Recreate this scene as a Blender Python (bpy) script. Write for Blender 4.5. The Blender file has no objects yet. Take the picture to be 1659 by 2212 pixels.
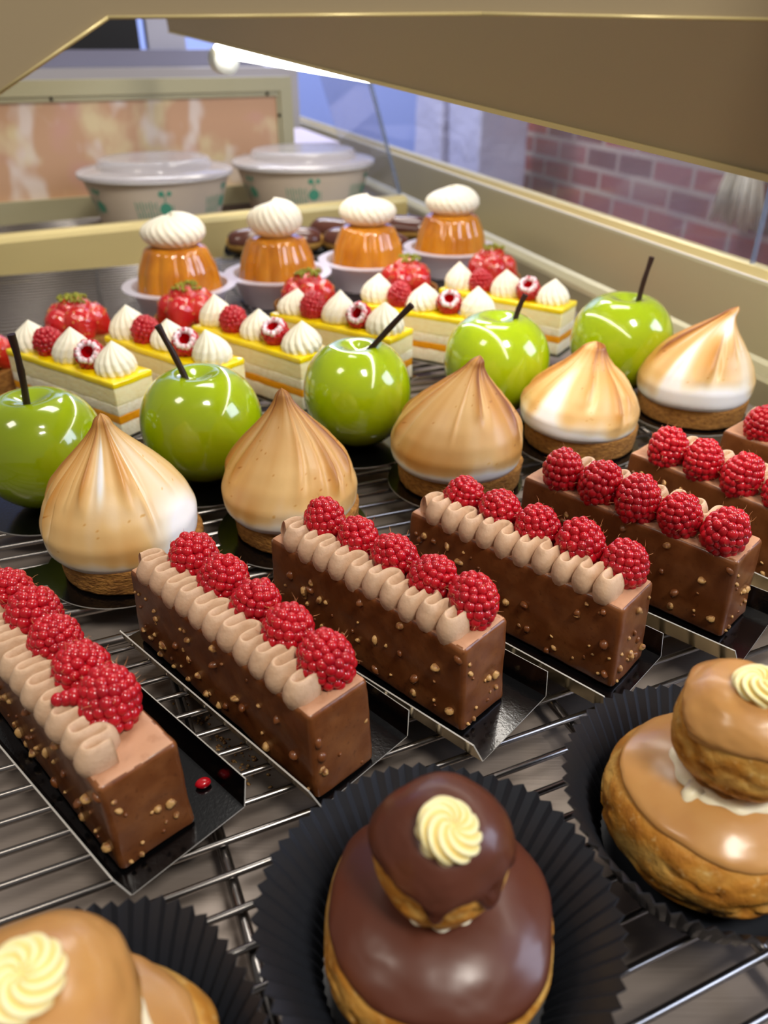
import bpy, bmesh, math, random
import numpy as np
from mathutils import Vector, Matrix

S = bpy.context.scene
COL = S.collection
PI = math.pi
R_ = math.radians

# ------------------------------------------------------------------ camera, world, lights, exposure
cam_d = bpy.data.cameras.new('camera')
cam_d.sensor_fit = 'VERTICAL'; cam_d.sensor_height = 36.0; cam_d.lens = 27.03
cam_d.clip_start = 0.01; cam_d.clip_end = 50
cam_d.dof.use_dof = True; cam_d.dof.focus_distance = 0.335; cam_d.dof.aperture_fstop = 9.5
cam = bpy.data.objects.new('camera', cam_d); COL.objects.link(cam)
cam.location = (0, 0, 0.238); cam.rotation_euler = (R_(90 - 31.2), 0, 0)
S.camera = cam
S.view_settings.view_transform = 'Standard'; S.view_settings.look = 'None'
S.view_settings.gamma = 1.0; S.view_settings.use_curve_mapping = False
S.view_settings.exposure = 0.0
S.cycles.use_denoising = True
S.cycles.max_bounces = 8; S.cycles.transparent_max_bounces = 12
S.cycles.caustics_reflective = False; S.cycles.caustics_refractive = False
S.cycles.sample_clamp_indirect = 6.0

W = bpy.data.worlds.new('shop_air'); S.world = W; W.use_nodes = True
W.node_tree.nodes['Background'].inputs[0].default_value = (0.50, 0.47, 0.45, 1)
W.node_tree.nodes['Background'].inputs[1].default_value = 0.42

def area(name, loc, target, sx, sy, power, col):
    d = bpy.data.lights.new(name, 'AREA'); d.shape = 'RECTANGLE'; d.size = sx; d.size_y = sy
    d.energy = power; d.color = col
    o = bpy.data.objects.new(name, d); COL.objects.link(o); o.location = loc
    o.rotation_euler = (Vector(target) - Vector(loc)).to_track_quat('-Z', 'Y').to_euler()
    return o
area('ceiling_light_panel', (0.55, -0.55, 1.7), (0.0, 0.3, 0), 0.32, 0.5, 26, (1.0, 0.93, 0.83))
area('ceiling_light_panel_far', (0.1, 1.3, 1.9), (0.0, 0.8, 0), 0.9, 0.5, 17, (1.0, 0.95, 0.88))
area('shop_window_daylight', (1.8, 0.15, 0.85), (0.0, 0.3, 0.0), 0.8, 0.8, 24, (0.74, 0.82, 1.0))
area('added_fill_brick', (-0.1, 2.6, 1.7), (1.0, 2.4, -0.2), 0.6, 0.6, 19, (1.0, 0.93, 0.86))  # added light, lifts the otherwise dark brick wall
area('added_fill_back', (-0.8, 3.0, 2.0), (-0.5, 4.4, 0.3), 0.8, 0.6, 100, (0.95, 0.96, 1.0))  # added light, brightens the blue wall and the area behind the case
area('ceiling_light_panel_left', (-1.1, -0.2, 1.8), (-0.1, 0.3, 0), 0.4, 0.4, 7, (1.0, 0.9, 0.78))

# ------------------------------------------------------------------ helpers
def vnoise(P, seed=0):
    P = np.asarray(P, float); i = np.floor(P).astype(np.int64); f = P - i
    f = f * f * (3 - 2 * f); out = 0
    for dx in (0, 1):
        for dy in (0, 1):
            for dz in (0, 1):
                h = ((i[:, 0] + dx) * 374761393 + (i[:, 1] + dy) * 668265263 + (i[:, 2] + dz) * 1442695041 + seed * 974634777) & 0xffffffff
                h = ((h ^ (h >> 13)) * 1274126177) & 0xffffffff
                h = ((h ^ (h >> 16)) * 668265263) & 0xffffffff
                v = ((h ^ (h >> 15)) & 0xffff) / 65535.0
                w = (f[:, 0] if dx else 1 - f[:, 0]) * (f[:, 1] if dy else 1 - f[:, 1]) * (f[:, 2] if dz else 1 - f[:, 2])
                out = out + v * w
    return out * 2 - 1
def fbm(P, scale, seed=0, octv=3):
    P = np.asarray(P, float) * scale; a = 1.0; o = 0; t = 0
    for k in range(octv):
        o = o + a * vnoise(P * (2 ** k) + 17.3 * k, seed + k); t += a; a *= 0.5
    return o / t
def sm(a, b, x):
    t = np.clip((x - a) / (b - a), 0, 1); return t * t * (3 - 2 * t)

class MB:
    def __init__(s): s.V = []; s.F = []; s.M = []; s.n = 0; s.A = []
    def add(s, V, F, m=0, T=None, a=None):
        V = np.asarray(V, float)
        if T is not None:
            T = np.array(T); V = V @ T[:3, :3].T + T[:3, 3]
        s.V.append(V); o = s.n
        s.F += [[i + o for i in f] for f in F]
        s.M += (list(m) if hasattr(m, '__len__') else [m] * len(F))
        s.A.append(np.zeros(len(V)) if a is None else np.asarray(a, float)); s.n += len(V)
        return s
    def box(s, lo, hi, m=0, T=None):
        x0, y0, z0 = lo; x1, y1, z1 = hi
        V = [(x0, y0, z0), (x1, y0, z0), (x1, y1, z0), (x0, y1, z0), (x0, y0, z1), (x1, y0, z1), (x1, y1, z1), (x0, y1, z1)]
        return s.add(V, [(3, 2, 1, 0), (4, 5, 6, 7), (0, 1, 5, 4), (1, 2, 6, 5), (2, 3, 7, 6), (3, 0, 4, 7)], m, T)
    def build(s, name, mats, parent=None, smooth=True, sharp=None, loc=None, rot=None):
        me = bpy.data.meshes.new(name)
        V = np.concatenate(s.V)
        me.from_pydata(V.tolist(), [], s.F)
        for m in (mats if isinstance(mats, (list, tuple)) else [mats]): me.materials.append(m)
        me.polygons.foreach_set('material_index', np.array(s.M, dtype=np.int32))
        A = np.concatenate(s.A)
        if A.any():
            at = me.attributes.new('mask', 'FLOAT', 'POINT'); at.data.foreach_set('value', A.astype(np.float32))
        me.update()
        if smooth:
            me.shade_smooth()
            if sharp: me.set_sharp_from_angle(angle=R_(sharp))
        o = bpy.data.objects.new(name, me); COL.objects.link(o)
        if parent: o.parent = parent
        if loc is not None: o.location = loc
        if rot is not None: o.rotation_euler = rot
        return o

def grid(X, Y, Z, cu=False, cv=False):
    nu, nv = X.shape
    V = np.stack([X, Y, Z], -1).reshape(-1, 3); F = []
    for i in range(nu if cu else nu - 1):
        i2 = (i + 1) % nu
        for j in range(nv if cv else nv - 1):
            j2 = (j + 1) % nv
            F.append((i * nv + j, i2 * nv + j, i2 * nv + j2, i * nv + j2))
    return V, F
def lathe(prof, n=48, dr=None):
    p = np.array(prof, float); th = np.linspace(0, 2 * PI, n, endpoint=False)
    T, r = np.meshgrid(th, p[:, 0], indexing='ij'); z = np.meshgrid(th, p[:, 1], indexing='ij')[1]
    return grid(r * np.cos(T), r * np.sin(T), z, cu=True)
def ico(sub, cache={}):
    if sub not in cache:
        bm = bmesh.new(); bmesh.ops.create_icosphere(bm, subdivisions=sub, radius=1)
        bm.verts.ensure_lookup_table()
        cache[sub] = (np.array([v.co[:] for v in bm.verts]), [[v.index for v in f.verts] for f in bm.faces]); bm.free()
    return cache[sub]
def tube(path, r, n=10, cap=True):
    P = np.array(path, float); m = len(P)
    rr = np.full(m, r) if np.isscalar(r) else np.array(r, float)
    V = []; F = []
    up = np.array([0.0, 0, 1])
    for i in range(m):
        t = P[min(i + 1, m - 1)] - P[max(i - 1, 0)]; t /= np.linalg.norm(t) + 1e-12
        a = np.cross(t, up)
        if np.linalg.norm(a) < 1e-3: a = np.cross(t, (1, 0, 0))
        a /= np.linalg.norm(a); b = np.cross(a, t)
        for k in range(n):
            q = 2 * PI * k / n; V.append(P[i] + rr[i] * (math.cos(q) * a + math.sin(q) * b))
    for i in range(m - 1):
        for k in range(n):
            k2 = (k + 1) % n; F.append((i * n + k, i * n + k2, (i + 1) * n + k2, (i + 1) * n + k))
    if cap:
        F.append(list(range(n))[::-1]); F.append([(m - 1) * n + k for k in range(n)])
    return np.array(V), F
def rbox(lx, ly, lz, r, step):
    """rounded box, z from 0 to lz"""
    def ax(l):
        n = max(2, int((l - 2 * r) / step))
        return np.concatenate([np.linspace(-l / 2, -l / 2 + r, 4)[:-1], np.linspace(-l / 2 + r, l / 2 - r, n + 1), np.linspace(l / 2 - r, l / 2, 4)[1:]])
    A = [ax(lx), ax(ly), ax(lz)]; H = np.array([lx, ly, lz]) / 2
    idx = {}; V = []; F = []
    def vid(p):
        k = tuple(np.round(p * 1e6).astype(int))
        if k not in idx: idx[k] = len(V); V.append(p)
        return idx[k]
    for d in range(3):
        u, v = (d + 1) % 3, (d + 2) % 3
        for sgn in (-1, 1):
            I = [[None] * len(A[v]) for _ in A[u]]
            for i, a in enumerate(A[u]):
                for j, b in enumerate(A[v]):
                    p = np.zeros(3); p[d] = sgn * H[d]; p[u] = a; p[v] = b; I[i][j] = vid(p)
            for i in range(len(A[u]) - 1):
                for j in range(len(A[v]) - 1):
                    q = [I[i][j], I[i + 1][j], I[i + 1][j + 1], I[i][j + 1]]
                    F.append(q if sgn > 0 else q[::-1])
    V = np.array(V); c = np.clip(V, -(H - r), H - r); w = V - c
    n = np.linalg.norm(w, axis=1, keepdims=True); V = c + w / np.maximum(n, 1e-9) * r
    V[:, 2] += lz / 2
    return V, F, w / np.maximum(n, 1e-9)
def TR(loc=(0, 0, 0), rot=(0, 0, 0), sc=(1, 1, 1)):
    from mathutils import Euler
    M = Matrix.Translation(loc) @ Euler(rot).to_matrix().to_4x4() @ Matrix.Diagonal((*sc, 1))
    return np.array(M)

def tag(o, label=None, cat=None, group=None, kind=None):
    if label: o['label'] = label
    if cat: o['category'] = cat
    if group: o['group'] = group
    if kind: o['kind'] = kind
    return o
def thing(name, label, cat, loc=(0, 0, 0), rz=0.0, group=None):
    o = bpy.data.objects.new(name, None); o.empty_display_size = 0.01; COL.objects.link(o)
    o.location = loc; o.rotation_euler = (0, 0, rz)
    return tag(o, label, cat, group)
def inst(src, name, parent, loc=(0, 0, 0), rot=(0, 0, 0), sc=1.0):
    o = bpy.data.objects.new(name, src if isinstance(src, bpy.types.Mesh) else src.data); COL.objects.link(o)
    o.parent = parent; o.location = loc; o.rotation_euler = rot
    o.scale = (sc, sc, sc) if np.isscalar(sc) else sc
    return o
def mesh_only(mb, name, mats, **k):
    o = mb.build(name, mats, **k); me = o.data; bpy.data.objects.remove(o); return me

def srgb(h):
    c = [int(h[i:i + 2], 16) / 255 for i in (0, 2, 4)]
    return tuple(x / 12.92 if x <= 0.04045 else ((x + 0.055) / 1.055) ** 2.4 for x in c) + (1,)
def mat(name, col, rough=0.5, metal=0, coat=0, coat_r=0.05, sss=0, sss_r=(1, 0.4, 0.2), sss_s=0.004, spec=0.5, alpha=1, trans=0, ior=1.45,
        emit=None, estr=0, mix=None, noise=None, bump=None, sheen=0, aniso=0):
    m = bpy.data.materials.new(name); m.use_nodes = True
    nt = m.node_tree; N = nt.nodes; L = nt.links; b = N['Principled BSDF']
    c = srgb(col) if isinstance(col, str) else (*col, 1)
    I = b.inputs
    I['Base Color'].default_value = c; I['Roughness'].default_value = rough; I['Metallic'].default_value = metal
    I['Coat Weight'].default_value = coat; I['Coat Roughness'].default_value = coat_r
    I['Subsurface Weight'].default_value = sss; I['Subsurface Radius'].default_value = sss_r; I['Subsurface Scale'].default_value = sss_s
    I['Specular IOR Level'].default_value = spec; I['Alpha'].default_value = alpha
    I['Transmission Weight'].default_value = trans; I['IOR'].default_value = ior
    I['Sheen Weight'].default_value = sheen; I['Anisotropic'].default_value = aniso
    if emit: I['Emission Color'].default_value = srgb(emit); I['Emission Strength'].default_value = estr
    tc = N.new('ShaderNodeTexCoord')
    src = None
    def nz(scale, det, vec=(1, 1, 1), dist=0):
        mp = N.new('ShaderNodeMapping'); mp.inputs['Scale'].default_value = vec; L.new(tc.outputs['Object'], mp.inputs[0])
        n = N.new('ShaderNodeTexNoise'); n.inputs['Scale'].default_value = scale; n.inputs['Detail'].default_value = det
        n.inputs['Distortion'].default_value = dist
        L.new(mp.outputs[0], n.inputs['Vector']); return n.outputs['Fac']
    if mix:      # per-vertex mask blends to other colours: list of (pos, colour)
        at = N.new('ShaderNodeAttribute'); at.attribute_name = 'mask'
        rp = N.new('ShaderNodeValToRGB'); el = rp.color_ramp.elements
        for k, (p, h) in enumerate(mix):
            e = el[k] if k < 2 else el.new(p)
            e.position = p; e.color = srgb(h)
        L.new(at.outputs['Fac'], rp.inputs[0]); src = rp.outputs[0]
    for q in (noise or []):   # (scale, detail, lo, hi, colour, vec, amount)
        sc, det, lo, hi, h, vec, amt = q
        f = nz(sc, det, vec)
        mr = N.new('ShaderNodeMapRange'); mr.inputs[1].default_value = lo; mr.inputs[2].default_value = hi
        mr.inputs[4].default_value = amt; L.new(f, mr.inputs[0])
        mx = N.new('ShaderNodeMix'); mx.data_type = 'RGBA'
        L.new(mr.outputs[0], mx.inputs['Factor'])
        if src is None: mx.inputs['A'].default_value = c
        else: L.new(src, mx.inputs['A'])
        mx.inputs['B'].default_value = srgb(h); src = mx.outputs['Result']
    if src is not None:
        L.new(src, I['Base Color'])
    prev = None
    for (sc, det, st, dist, vec) in (bump or []):
        bn = N.new('ShaderNodeBump'); bn.inputs['Strength'].default_value = st; bn.inputs['Distance'].default_value = dist
        L.new(nz(sc, det, vec), bn.inputs['Height'])
        if prev: L.new(prev, bn.inputs['Normal'])
        prev = bn.outputs[0]
    if prev:
        L.new(prev, I['Normal'])
        if coat: L.new(prev, I['Coat Normal'])
    return m
U = (1, 1, 1)

# ------------------------------------------------------------------ materials
M_steel = mat('brushed_steel', '9a8e85', 0.42, 0.5, bump=[(60, 3, 0.06, 0.002, (0.3, 12, 1))])
M_wire = mat('chrome_wire', '8f8b88', 0.26, 1)
M_goldmetal = mat('champagne_metal', 'baa886', 0.5, 0.25, spec=0.5, bump=[(300, 2, 0.05, 0.0005, (1, 1, 8))])
M_goldrail = mat('champagne_rail', 'b2aa88', 0.36, 0.4, spec=0.5)
M_goldlip = mat('polished_gold_lip', 'f0dfa0', 0.3, 0.2)
M_whiteline = mat('white_strip', 'e9e6ea', 0.25)
M_blackcard = mat('black_card', '050506', 0.16, coat=0.4, coat_r=0.06, bump=[(900, 2, 0.12, 0.0003, U)])
M_goldcard = mat('gold_card_backing', 'bfae86', 0.22, 0.9)
M_cardedge = mat('card_edge', 'b8b4ad', 0.7)
M_blackpaper = mat('black_pleated_paper', '24272e', 0.38, spec=0.7, bump=[(1500, 2, 0.1, 0.0002, U)])
M_choc = mat('milk_chocolate_coat', '6c3c1c', 0.32, sss=0.05, sss_s=0.002, coat=0.15, coat_r=0.2,
             noise=[(90, 4, 0.45, 0.75, '8a5730', U, 0.8), (500, 2, 0.62, 0.7, '532a12', U, 0.5)], bump=[(140, 3, 0.25, 0.0008, U)])
M_choctop = mat('praline_mousse_top', 'b98a6a', 0.5, sss=0.1, sss_s=0.002, noise=[(160, 4, 0.5, 0.75, 'a17050', U, 0.8)], bump=[(260, 4, 0.3, 0.0006, U)])
M_nut = mat('chopped_hazelnut', 'c49a60', 0.42, noise=[(420, 2, 0.44, 0.6, '7a4826', U, 0.9)], bump=[(800, 3, 0.4, 0.0004, U)], sss=0.1, sss_s=0.001)
M_cream = mat('praline_cream', 'c9a98b', 0.55, sss=0.15, sss_r=(1, 0.6, 0.4), sss_s=0.002, noise=[(220, 4, 0.45, 0.8, 'b08c6c', U, 0.6)],
              bump=[(700, 4, 0.35, 0.0005, U)])
M_rasp = mat('raspberry_skin', 'b40f1e', 0.24, sss=0.42, sss_r=(1, 0.12, 0.12), sss_s=0.004, coat=0.25, coat_r=0.15,
             noise=[(130, 2, 0.48, 0.7, '8f0b1c', U, 0.6)], bump=[(900, 2, 0.08, 0.0003, U)])
M_hair = mat('raspberry_hair', 'c98a5a', 0.5)
M_sugar = mat('sugar_dusted_rim', 'f1e3ea', 0.7, noise=[(500, 3, 0.5, 0.62, 'c0243c', U, 0.9)])
M_raspin = mat('raspberry_hollow', 'c2060f', 0.25, sss=0.3, sss_r=(1, 0.1, 0.1), sss_s=0.004)
M_apple = mat('green_mirror_glaze', '9db506', 0.16, coat=1.0, coat_r=0.015, sss=0.12, sss_r=(0.6, 1, 0.1), sss_s=0.006,
              noise=[(38, 3, 0.42, 0.75, 'a9bf0c', U, 0.7), (60, 2, 0.6, 0.8, '7fa008', U, 0.5)], bump=[(32, 2, 0.25, 0.0016, U)])
M_stem = mat('dark_chocolate_stick', '2a1714', 0.45, bump=[(300, 3, 0.4, 0.0006, (1, 1, 0.2))])
M_mer = mat('toasted_meringue', 'f4f1ee', 0.42, sss=0.15, sss_r=(1, 0.8, 0.6), sss_s=0.004, coat=0.15, coat_r=0.25,
            mix=[(0.0, 'f6f5f6'), (0.22, 'f3ead6'), (0.5, 'e3bd7f'), (0.75, 'cd9449'), (1.0, '8f5220')],
            bump=[(260, 3, 0.12, 0.0006, U)])
M_sable = mat('baked_tart_shell', 'b07a34', 0.75, noise=[(260, 4, 0.42, 0.72, '7a4816', (1, 1, 2.2), 0.9)], bump=[(420, 5, 0.9, 0.0022, (1, 1, 2.5))])
M_choux = mat('baked_choux', 'c9913f', 0.5, mix=[(0.0, 'd5a858'), (0.5, 'bf812f'), (1.0, '7c4416')], spec=0.4,
              noise=[(170, 5, 0.5, 0.72, '9a5f20', U, 0.7), (420, 3, 0.6, 0.75, 'e6c98a', U, 0.5)], bump=[(260, 5, 0.55, 0.0014, U), (900, 3, 0.3, 0.0005, U)])
M_fondant_choc = mat('chocolate_fondant', '552a19', 0.38, coat=0.22, coat_r=0.2, spec=0.5, bump=[(45, 2, 0.12, 0.0012, U)])
M_fondant_coffee = mat('coffee_fondant', 'bd8b4e', 0.33, sss=0.12, sss_s=0.002, coat=0.3, coat_r=0.18, spec=0.5,
                       noise=[(60, 3, 0.45, 0.75, 'a9723a', U, 0.6)], bump=[(50, 2, 0.12, 0.0012, U)])
M_butter = mat('yellow_buttercream', 'f6ecae', 0.38, sss=0.3, sss_r=(1, 0.8, 0.3), sss_s=0.003, mix=[(0.0, 'ecd06a'), (1.0, 'f5ecba')])
M_ivory = mat('ivory_cream', 'f1e6c4', 0.4, sss=0.25, sss_r=(1, 0.85, 0.5), sss_s=0.003)
M_whip = mat('whipped_cream', 'f3ecd6', 0.5, sss=0.25, sss_r=(1, 0.9, 0.7), sss_s=0.003)
M_lemonglaze = mat('yellow_mirror_glaze', 'fade06', 0.14, coat=0.8, coat_r=0.03, sss=0.2, sss_r=(1, 0.7, 0.1), sss_s=0.003, noise=[(70, 2, 0.5, 0.75, 'f5c508', U, 0.6)])
M_mousse = mat('pale_sponge_and_mousse', 'f5e8b4', 0.65, sss=0.2, sss_s=0.002, noise=[(220, 4, 0.45, 0.7, 'ecd690', (1, 1, 3), 0.6)], bump=[(420, 4, 0.4, 0.0008, U)])
M_mango = mat('mango_jelly', 'e59a0c', 0.3, sss=0.3, sss_r=(1, 0.5, 0.1), sss_s=0.003, noise=[(120, 3, 0.5, 0.7, 'cf7f06', U, 0.7)])
M_whitesponge = mat('white_sponge', 'efe6cc', 0.7, sss=0.2, sss_s=0.002, noise=[(300, 4, 0.45, 0.7, 'dccb9f', U, 0.7)], bump=[(500, 4, 0.6, 0.0008, U)])
M_straw = mat('glazed_strawberry', 'c2141a', 0.12, coat=1.0, coat_r=0.03, sss=0.25, sss_r=(1, 0.15, 0.1), sss_s=0.004,
              noise=[(60, 3, 0.45, 0.75, 'd83a1e', U, 0.8)], bump=[(500, 1, 0.6, 0.0012, U)])
M_pist = mat('chopped_pistachio', '9a9a2a', 0.6, noise=[(300, 2, 0.4, 0.7, '5e6a18', U, 0.9)])
M_baba = mat('syrup_soaked_baba', 'cf861a', 0.14, coat=0.8, coat_r=0.04, sss=0.2, sss_r=(1, 0.6, 0.15), sss_s=0.006,
             noise=[(50, 4, 0.42, 0.7, 'a55a14', (1, 1, 0.4), 0.8)], bump=[(120, 3, 0.3, 0.0015, (1, 1, 0.3))])
M_cup = mat('frosted_plastic_cup', 'e9e4ee', 0.28, alpha=0.62, spec=0.5)
M_eclair_glaze = mat('glossy_chocolate_icing', '573024', 0.22, coat=0.4, coat_r=0.1)
M_bowl = mat('kraft_white_paper', 'ddcdb8', 0.6)
M_green = mat('green_print', '59a98c', 0.6)
M_lid = mat('clear_plastic_lid', 'dcdae2', 0.12, alpha=0.38, spec=0.8)
M_rimw = mat('white_paper_rim', 'e6e2de', 0.4)

# ------------------------------------------------------------------ setting: shelf, racks, rail, valance
AX = R_(108.5); ax_d = np.array([math.cos(AX), math.sin(AX)]); ax_n = np.array([math.sin(AX), -math.cos(AX)])
GP = np.array([0.2715, 0.7015])
def rail_pt(s, o, z): p = GP + s * ax_d + o * ax_n; return (p[0], p[1], z)

m = MB()
q = [rail_pt(-1.3, 0.0, 0)[:2], rail_pt(2.0, 0.0, 0)[:2], (-1.3, 2.45), (-1.3, -0.5)]
m.add([(x, y, z) for z in (-0.030, -0.018) for x, y in q], [(0, 3, 2, 1)[::-1], (4, 5, 6, 7), (0, 1, 5, 4), (1, 2, 6, 5), (2, 3, 7, 6), (3, 0, 4, 7)])
o = m.build('floor', M_steel, smooth=False); tag(o, 'brushed steel shelf floor under the wire racks', None, None, 'structure')

def rail(profile, s0, s1, name, mats, mi):
    m = MB(); n = len(profile)
    V = [rail_pt(s, o, z) for s in (s0, s1) for o, z in profile]
    m.add(V, [(i, i + 1, n + i + 1, n + i) for i in range(n - 1)] + [list(range(n)), list(range(2 * n - 1, n - 1, -1))], [mi[i] for i in range(n - 1)] + [0, 0])
    return m.build(name, mats, smooth=False)
prof = [(0.0, -0.018), (0.0, 0.004), (0.002, 0.008), (0.016, 0.010), (0.020, 0.013), (0.030, 0.066), (0.0315, 0.0685), (0.034, 0.0690),
        (0.0355, 0.0760), (0.0375, 0.0775), (0.0425, 0.0780), (0.0430, 0.0770), (0.0430, -0.03)]
o = rail(prof, -1.3, 2.0, 'wall_right', [M_goldrail, M_whiteline, M_goldlip], [0, 0, 0, 0, 0, 0, 1, 2, 2, 2, 2, 0])
tag(o, None, None, None, 'structure')

def rack(name, ang, u0, u1, v0, v1, label, sp=0.0132, zt=-0.0012, wr=0.0014):
    root = thing(name, label, 'rack', (0, 0, -0.018), R_(ang), 'wire cooling racks')
    g = MB(); z = zt - wr + 0.018
    v = v0 + 0.004
    while v < v1 - 0.003:
        P, F = tube([(u0, v, z), (u1, v, z)], wr, 8); g.add(P, F); v += sp
    g.build('wire_grid', M_wire, root)
    g = MB(); zr = z - wr - 0.0022
    for u in np.arange(u0 + 0.06, u1, 0.148):
        P, F = tube([(u, v0, zr), (u, v1, zr)], 0.0022, 10); g.add(P, F)
    g.build('cross_rod', M_wire, root)
    g = MB(); rr = 0.0028
    c = [(u0, v0), (u1, v0), (u1, v1), (u0, v1)]
    for i in range(4):
        a, b = c[i], c[(i + 1) % 4]; P, F = tube([(a[0], a[1], zr), (b[0], b[1], zr)], rr, 10); g.add(P, F)
    g.build('rim_rod', M_wire, root)
    for (a, b) in c:
        P, F = tube([(a, b, 0.0), (a, b, zr)], 0.003, 10); MB().add(P, F).build('foot', M_wire, root)
rack('wire_rack', 23.5, -0.34, 0.40, -0.035, 0.312, 'chrome wire rack under the chocolate bars and choux buns')
rack('wire_rack', 20.0, -0.34, 0.36, 0.340, 0.655, 'chrome wire rack under the green apples and meringue tarts')
rack('wire_rack', 20.0, -0.36, 0.44, 0.662, 1.06, 'wire rack under the strawberry tarts and syrup cakes', 0.0125)
rack('wire_rack', 30.3, -0.15, 0.65, 1.118, 1.395, 'wire rack behind the gold divider, under the paper bowls', 0.0125)

# hanging valance in front of the glass with the lamp behind its lower edge
def prism(quad, off, name, mats, parent=None, mi=(0, 0, 0)):
    q = np.array(quad, float); k = len(q); off = np.array(off, float)
    m = MB(); V = np.concatenate([q, q + off])
    m.add(V, [list(range(k))[::-1], [k + i for i in range(k)]] + [(i, (i + 1) % k, k + (i + 1) % k, k + i) for i in range(k)], [mi[0], mi[1]] + [mi[2]] * k)
    return m.build(name, mats, parent, smooth=False)
B0 = np.array([0.1340, 0.27, 0.1985]); B1 = np.array([-0.3085, 1.30, 0.2551])
B0 = B0 + (B0 - B1) * 0.12
dB = (B1 - B0) / np.linalg.norm(B1 - B0); outn = np.array([dB[1], -dB[0], 0]); outn /= np.linalg.norm(outn)
val = thing('lamp_valance', 'long bronze metal valance hanging above the right side of the pastries', 'valance', (float(B0[0]), float(B0[1]), 0.2))
val_inv = np.array([B0[0], B0[1], 0.2])
up = np.array([-0.02, 0.0, 0.20])
prism([B0 - val_inv, B1 - val_inv, B1 + up - val_inv, B0 + up - val_inv], outn * 0.003, 'face_panel', M_goldmetal, val)
prism([B0 - val_inv, B1 - val_inv, B1 + (0, 0, 0.0022) - val_inv, B0 + (0, 0, 0.0022) - val_inv], -outn * 0.0016, 'folded_lip', M_goldlip, val)
M_tube = mat('lit_lamp_tube', 'ffffff', 0.4, emit='fff8ee', estr=18)
M_cap = mat('lamp_end_cap', 'eef4ee', 0.3)
lamp = thing('tube_lamp', 'lit white tube lamp running behind the bronze valance', 'lamp', (float(B0[0]), float(B0[1]), 0.2))
t0 = B0 + outn * 0.020 + np.array([0, 0, 0.016]) - val_inv; t1 = np.array([-0.194, 1.06, 0.2345]) - val_inv
P, F = tube([t0, t1], 0.007, 14); MB().add(P, F).build('lamp_glass', M_tube, lamp)
c1 = np.array([-0.184, 1.045, 0.2235]) - val_inv
P, F = tube([c1, c1 + dB * 0.03], [0.0148, 0.0160], 24); MB().add(P, F).build('end_cap', M_cap, lamp)
P, F = tube([c1 + dB * 0.03, c1 + dB * 0.04 + np.array([0, 0, 0.03])], 0.004, 10); MB().add(P, F).build('holder', M_cap, lamp)
P, F = tube([t0, t0 - dB * 0.02], 0.015, 20); MB().add(P, F).build('end_cap', M_cap, lamp)

# near metal bracket plate of the shelf above
plate = thing('upper_shelf_front', 'bronze shelf front with slanted corner across the top of the view', 'shelf', (0, 0.26, 0.25))
Y0 = 0.0; kq = 0.26 / 0.33
pl = [(a * kq, Y0, (c + 0.012) * kq - 0.012) for a, c in ((-0.19, -0.0515), (-0.1448, -0.0269), (-0.0994, -0.0031), (0.035, -0.0020), (0.155, -0.0040), (0.155, 0.09), (-0.19, 0.09))]
prism(pl, (0, 0.003, 0), 'front_plate', M_goldmetal, plate)
m = MB()
for a, b in zip(pl[:4], pl[1:5]):
    P, F = tube([(a[0], -0.0004, a[2]), (b[0], -0.0004, b[2])], 0.00045, 8); m.add(P, F)
m.build('edge_trim', M_goldlip, plate)

# divider between the two bays
dv = thing('shelf_divider', 'pale gold divider bar crossing the case behind the syrup cakes', 'divider', (-0.479, 0.977, 0), R_(30.3))
m = MB()
P = [(0.0, -0.018), (0.0, 0.030), (0.002, 0.036), (0.006, 0.0385), (0.018, 0.0385), (0.020, 0.036), (0.020, -0.018)]
for x0, x1 in ((-0.45, 0.597),):
    V = [(x, y, z) for x in (x0, x1) for y, z in P]; n = len(P)
    m.add(V, [(i, n + i, n + i + 1, i + 1) for i in range(n - 1)] + [list(range(n)), list(range(2 * n - 1, n - 1, -1))])
m.build('divider_bar', mat('pale_gold_divider', 'c9b77c', 0.4, 0.25), dv, smooth=False)

# glass: end pane and front panes
def glassmat(name, haze, tint):
    m = bpy.data.materials.new(name); m.use_nodes = True; nt = m.node_tree; N = nt.nodes; L = nt.links
    N.remove(N['Principled BSDF']); out = N['Material Output']
    tr = N.new('ShaderNodeBsdfTransparent'); tr.inputs[0].default_value = srgb(tint)
    gl = N.new('ShaderNodeBsdfGlossy'); gl.inputs['Roughness'].default_value = 0.02
    df = N.new('ShaderNodeBsdfDiffuse'); df.inputs[0].default_value = srgb('d8d6e2')  # pale diffuse share paints the milky reflection haze into the glass
    lw = N.new('ShaderNodeLayerWeight'); lw.inputs[0].default_value = 0.5
    pw = N.new('ShaderNodeMath'); pw.operation = 'POWER'; pw.inputs[1].default_value = 5; L.new(lw.outputs['Facing'], pw.inputs[0])
    fr = N.new('ShaderNodeMath'); fr.operation = 'MULTIPLY_ADD'; fr.inputs[1].default_value = 0.25; fr.inputs[2].default_value = 0.03; L.new(pw.outputs[0], fr.inputs[0])
    a = N.new('ShaderNodeMixShader'); b = N.new('ShaderNodeMixShader'); a.inputs[0].default_value = haze
    L.new(tr.outputs[0], a.inputs[1]); L.new(df.outputs[0], a.inputs[2])
    L.new(fr.outputs[0], b.inputs[0]); L.new(a.outputs[0], b.inputs[1]); L.new(gl.outputs[0], b.inputs[2]); L.new(b.outputs[0], out.inputs[0])
    return m
M_glass = glassmat('painted_haze_glass', 0.05, 'f4f6fa')
M_glassedge = mat('glass_edge', '7f8ca4', 0.2, alpha=0.55)
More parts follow.
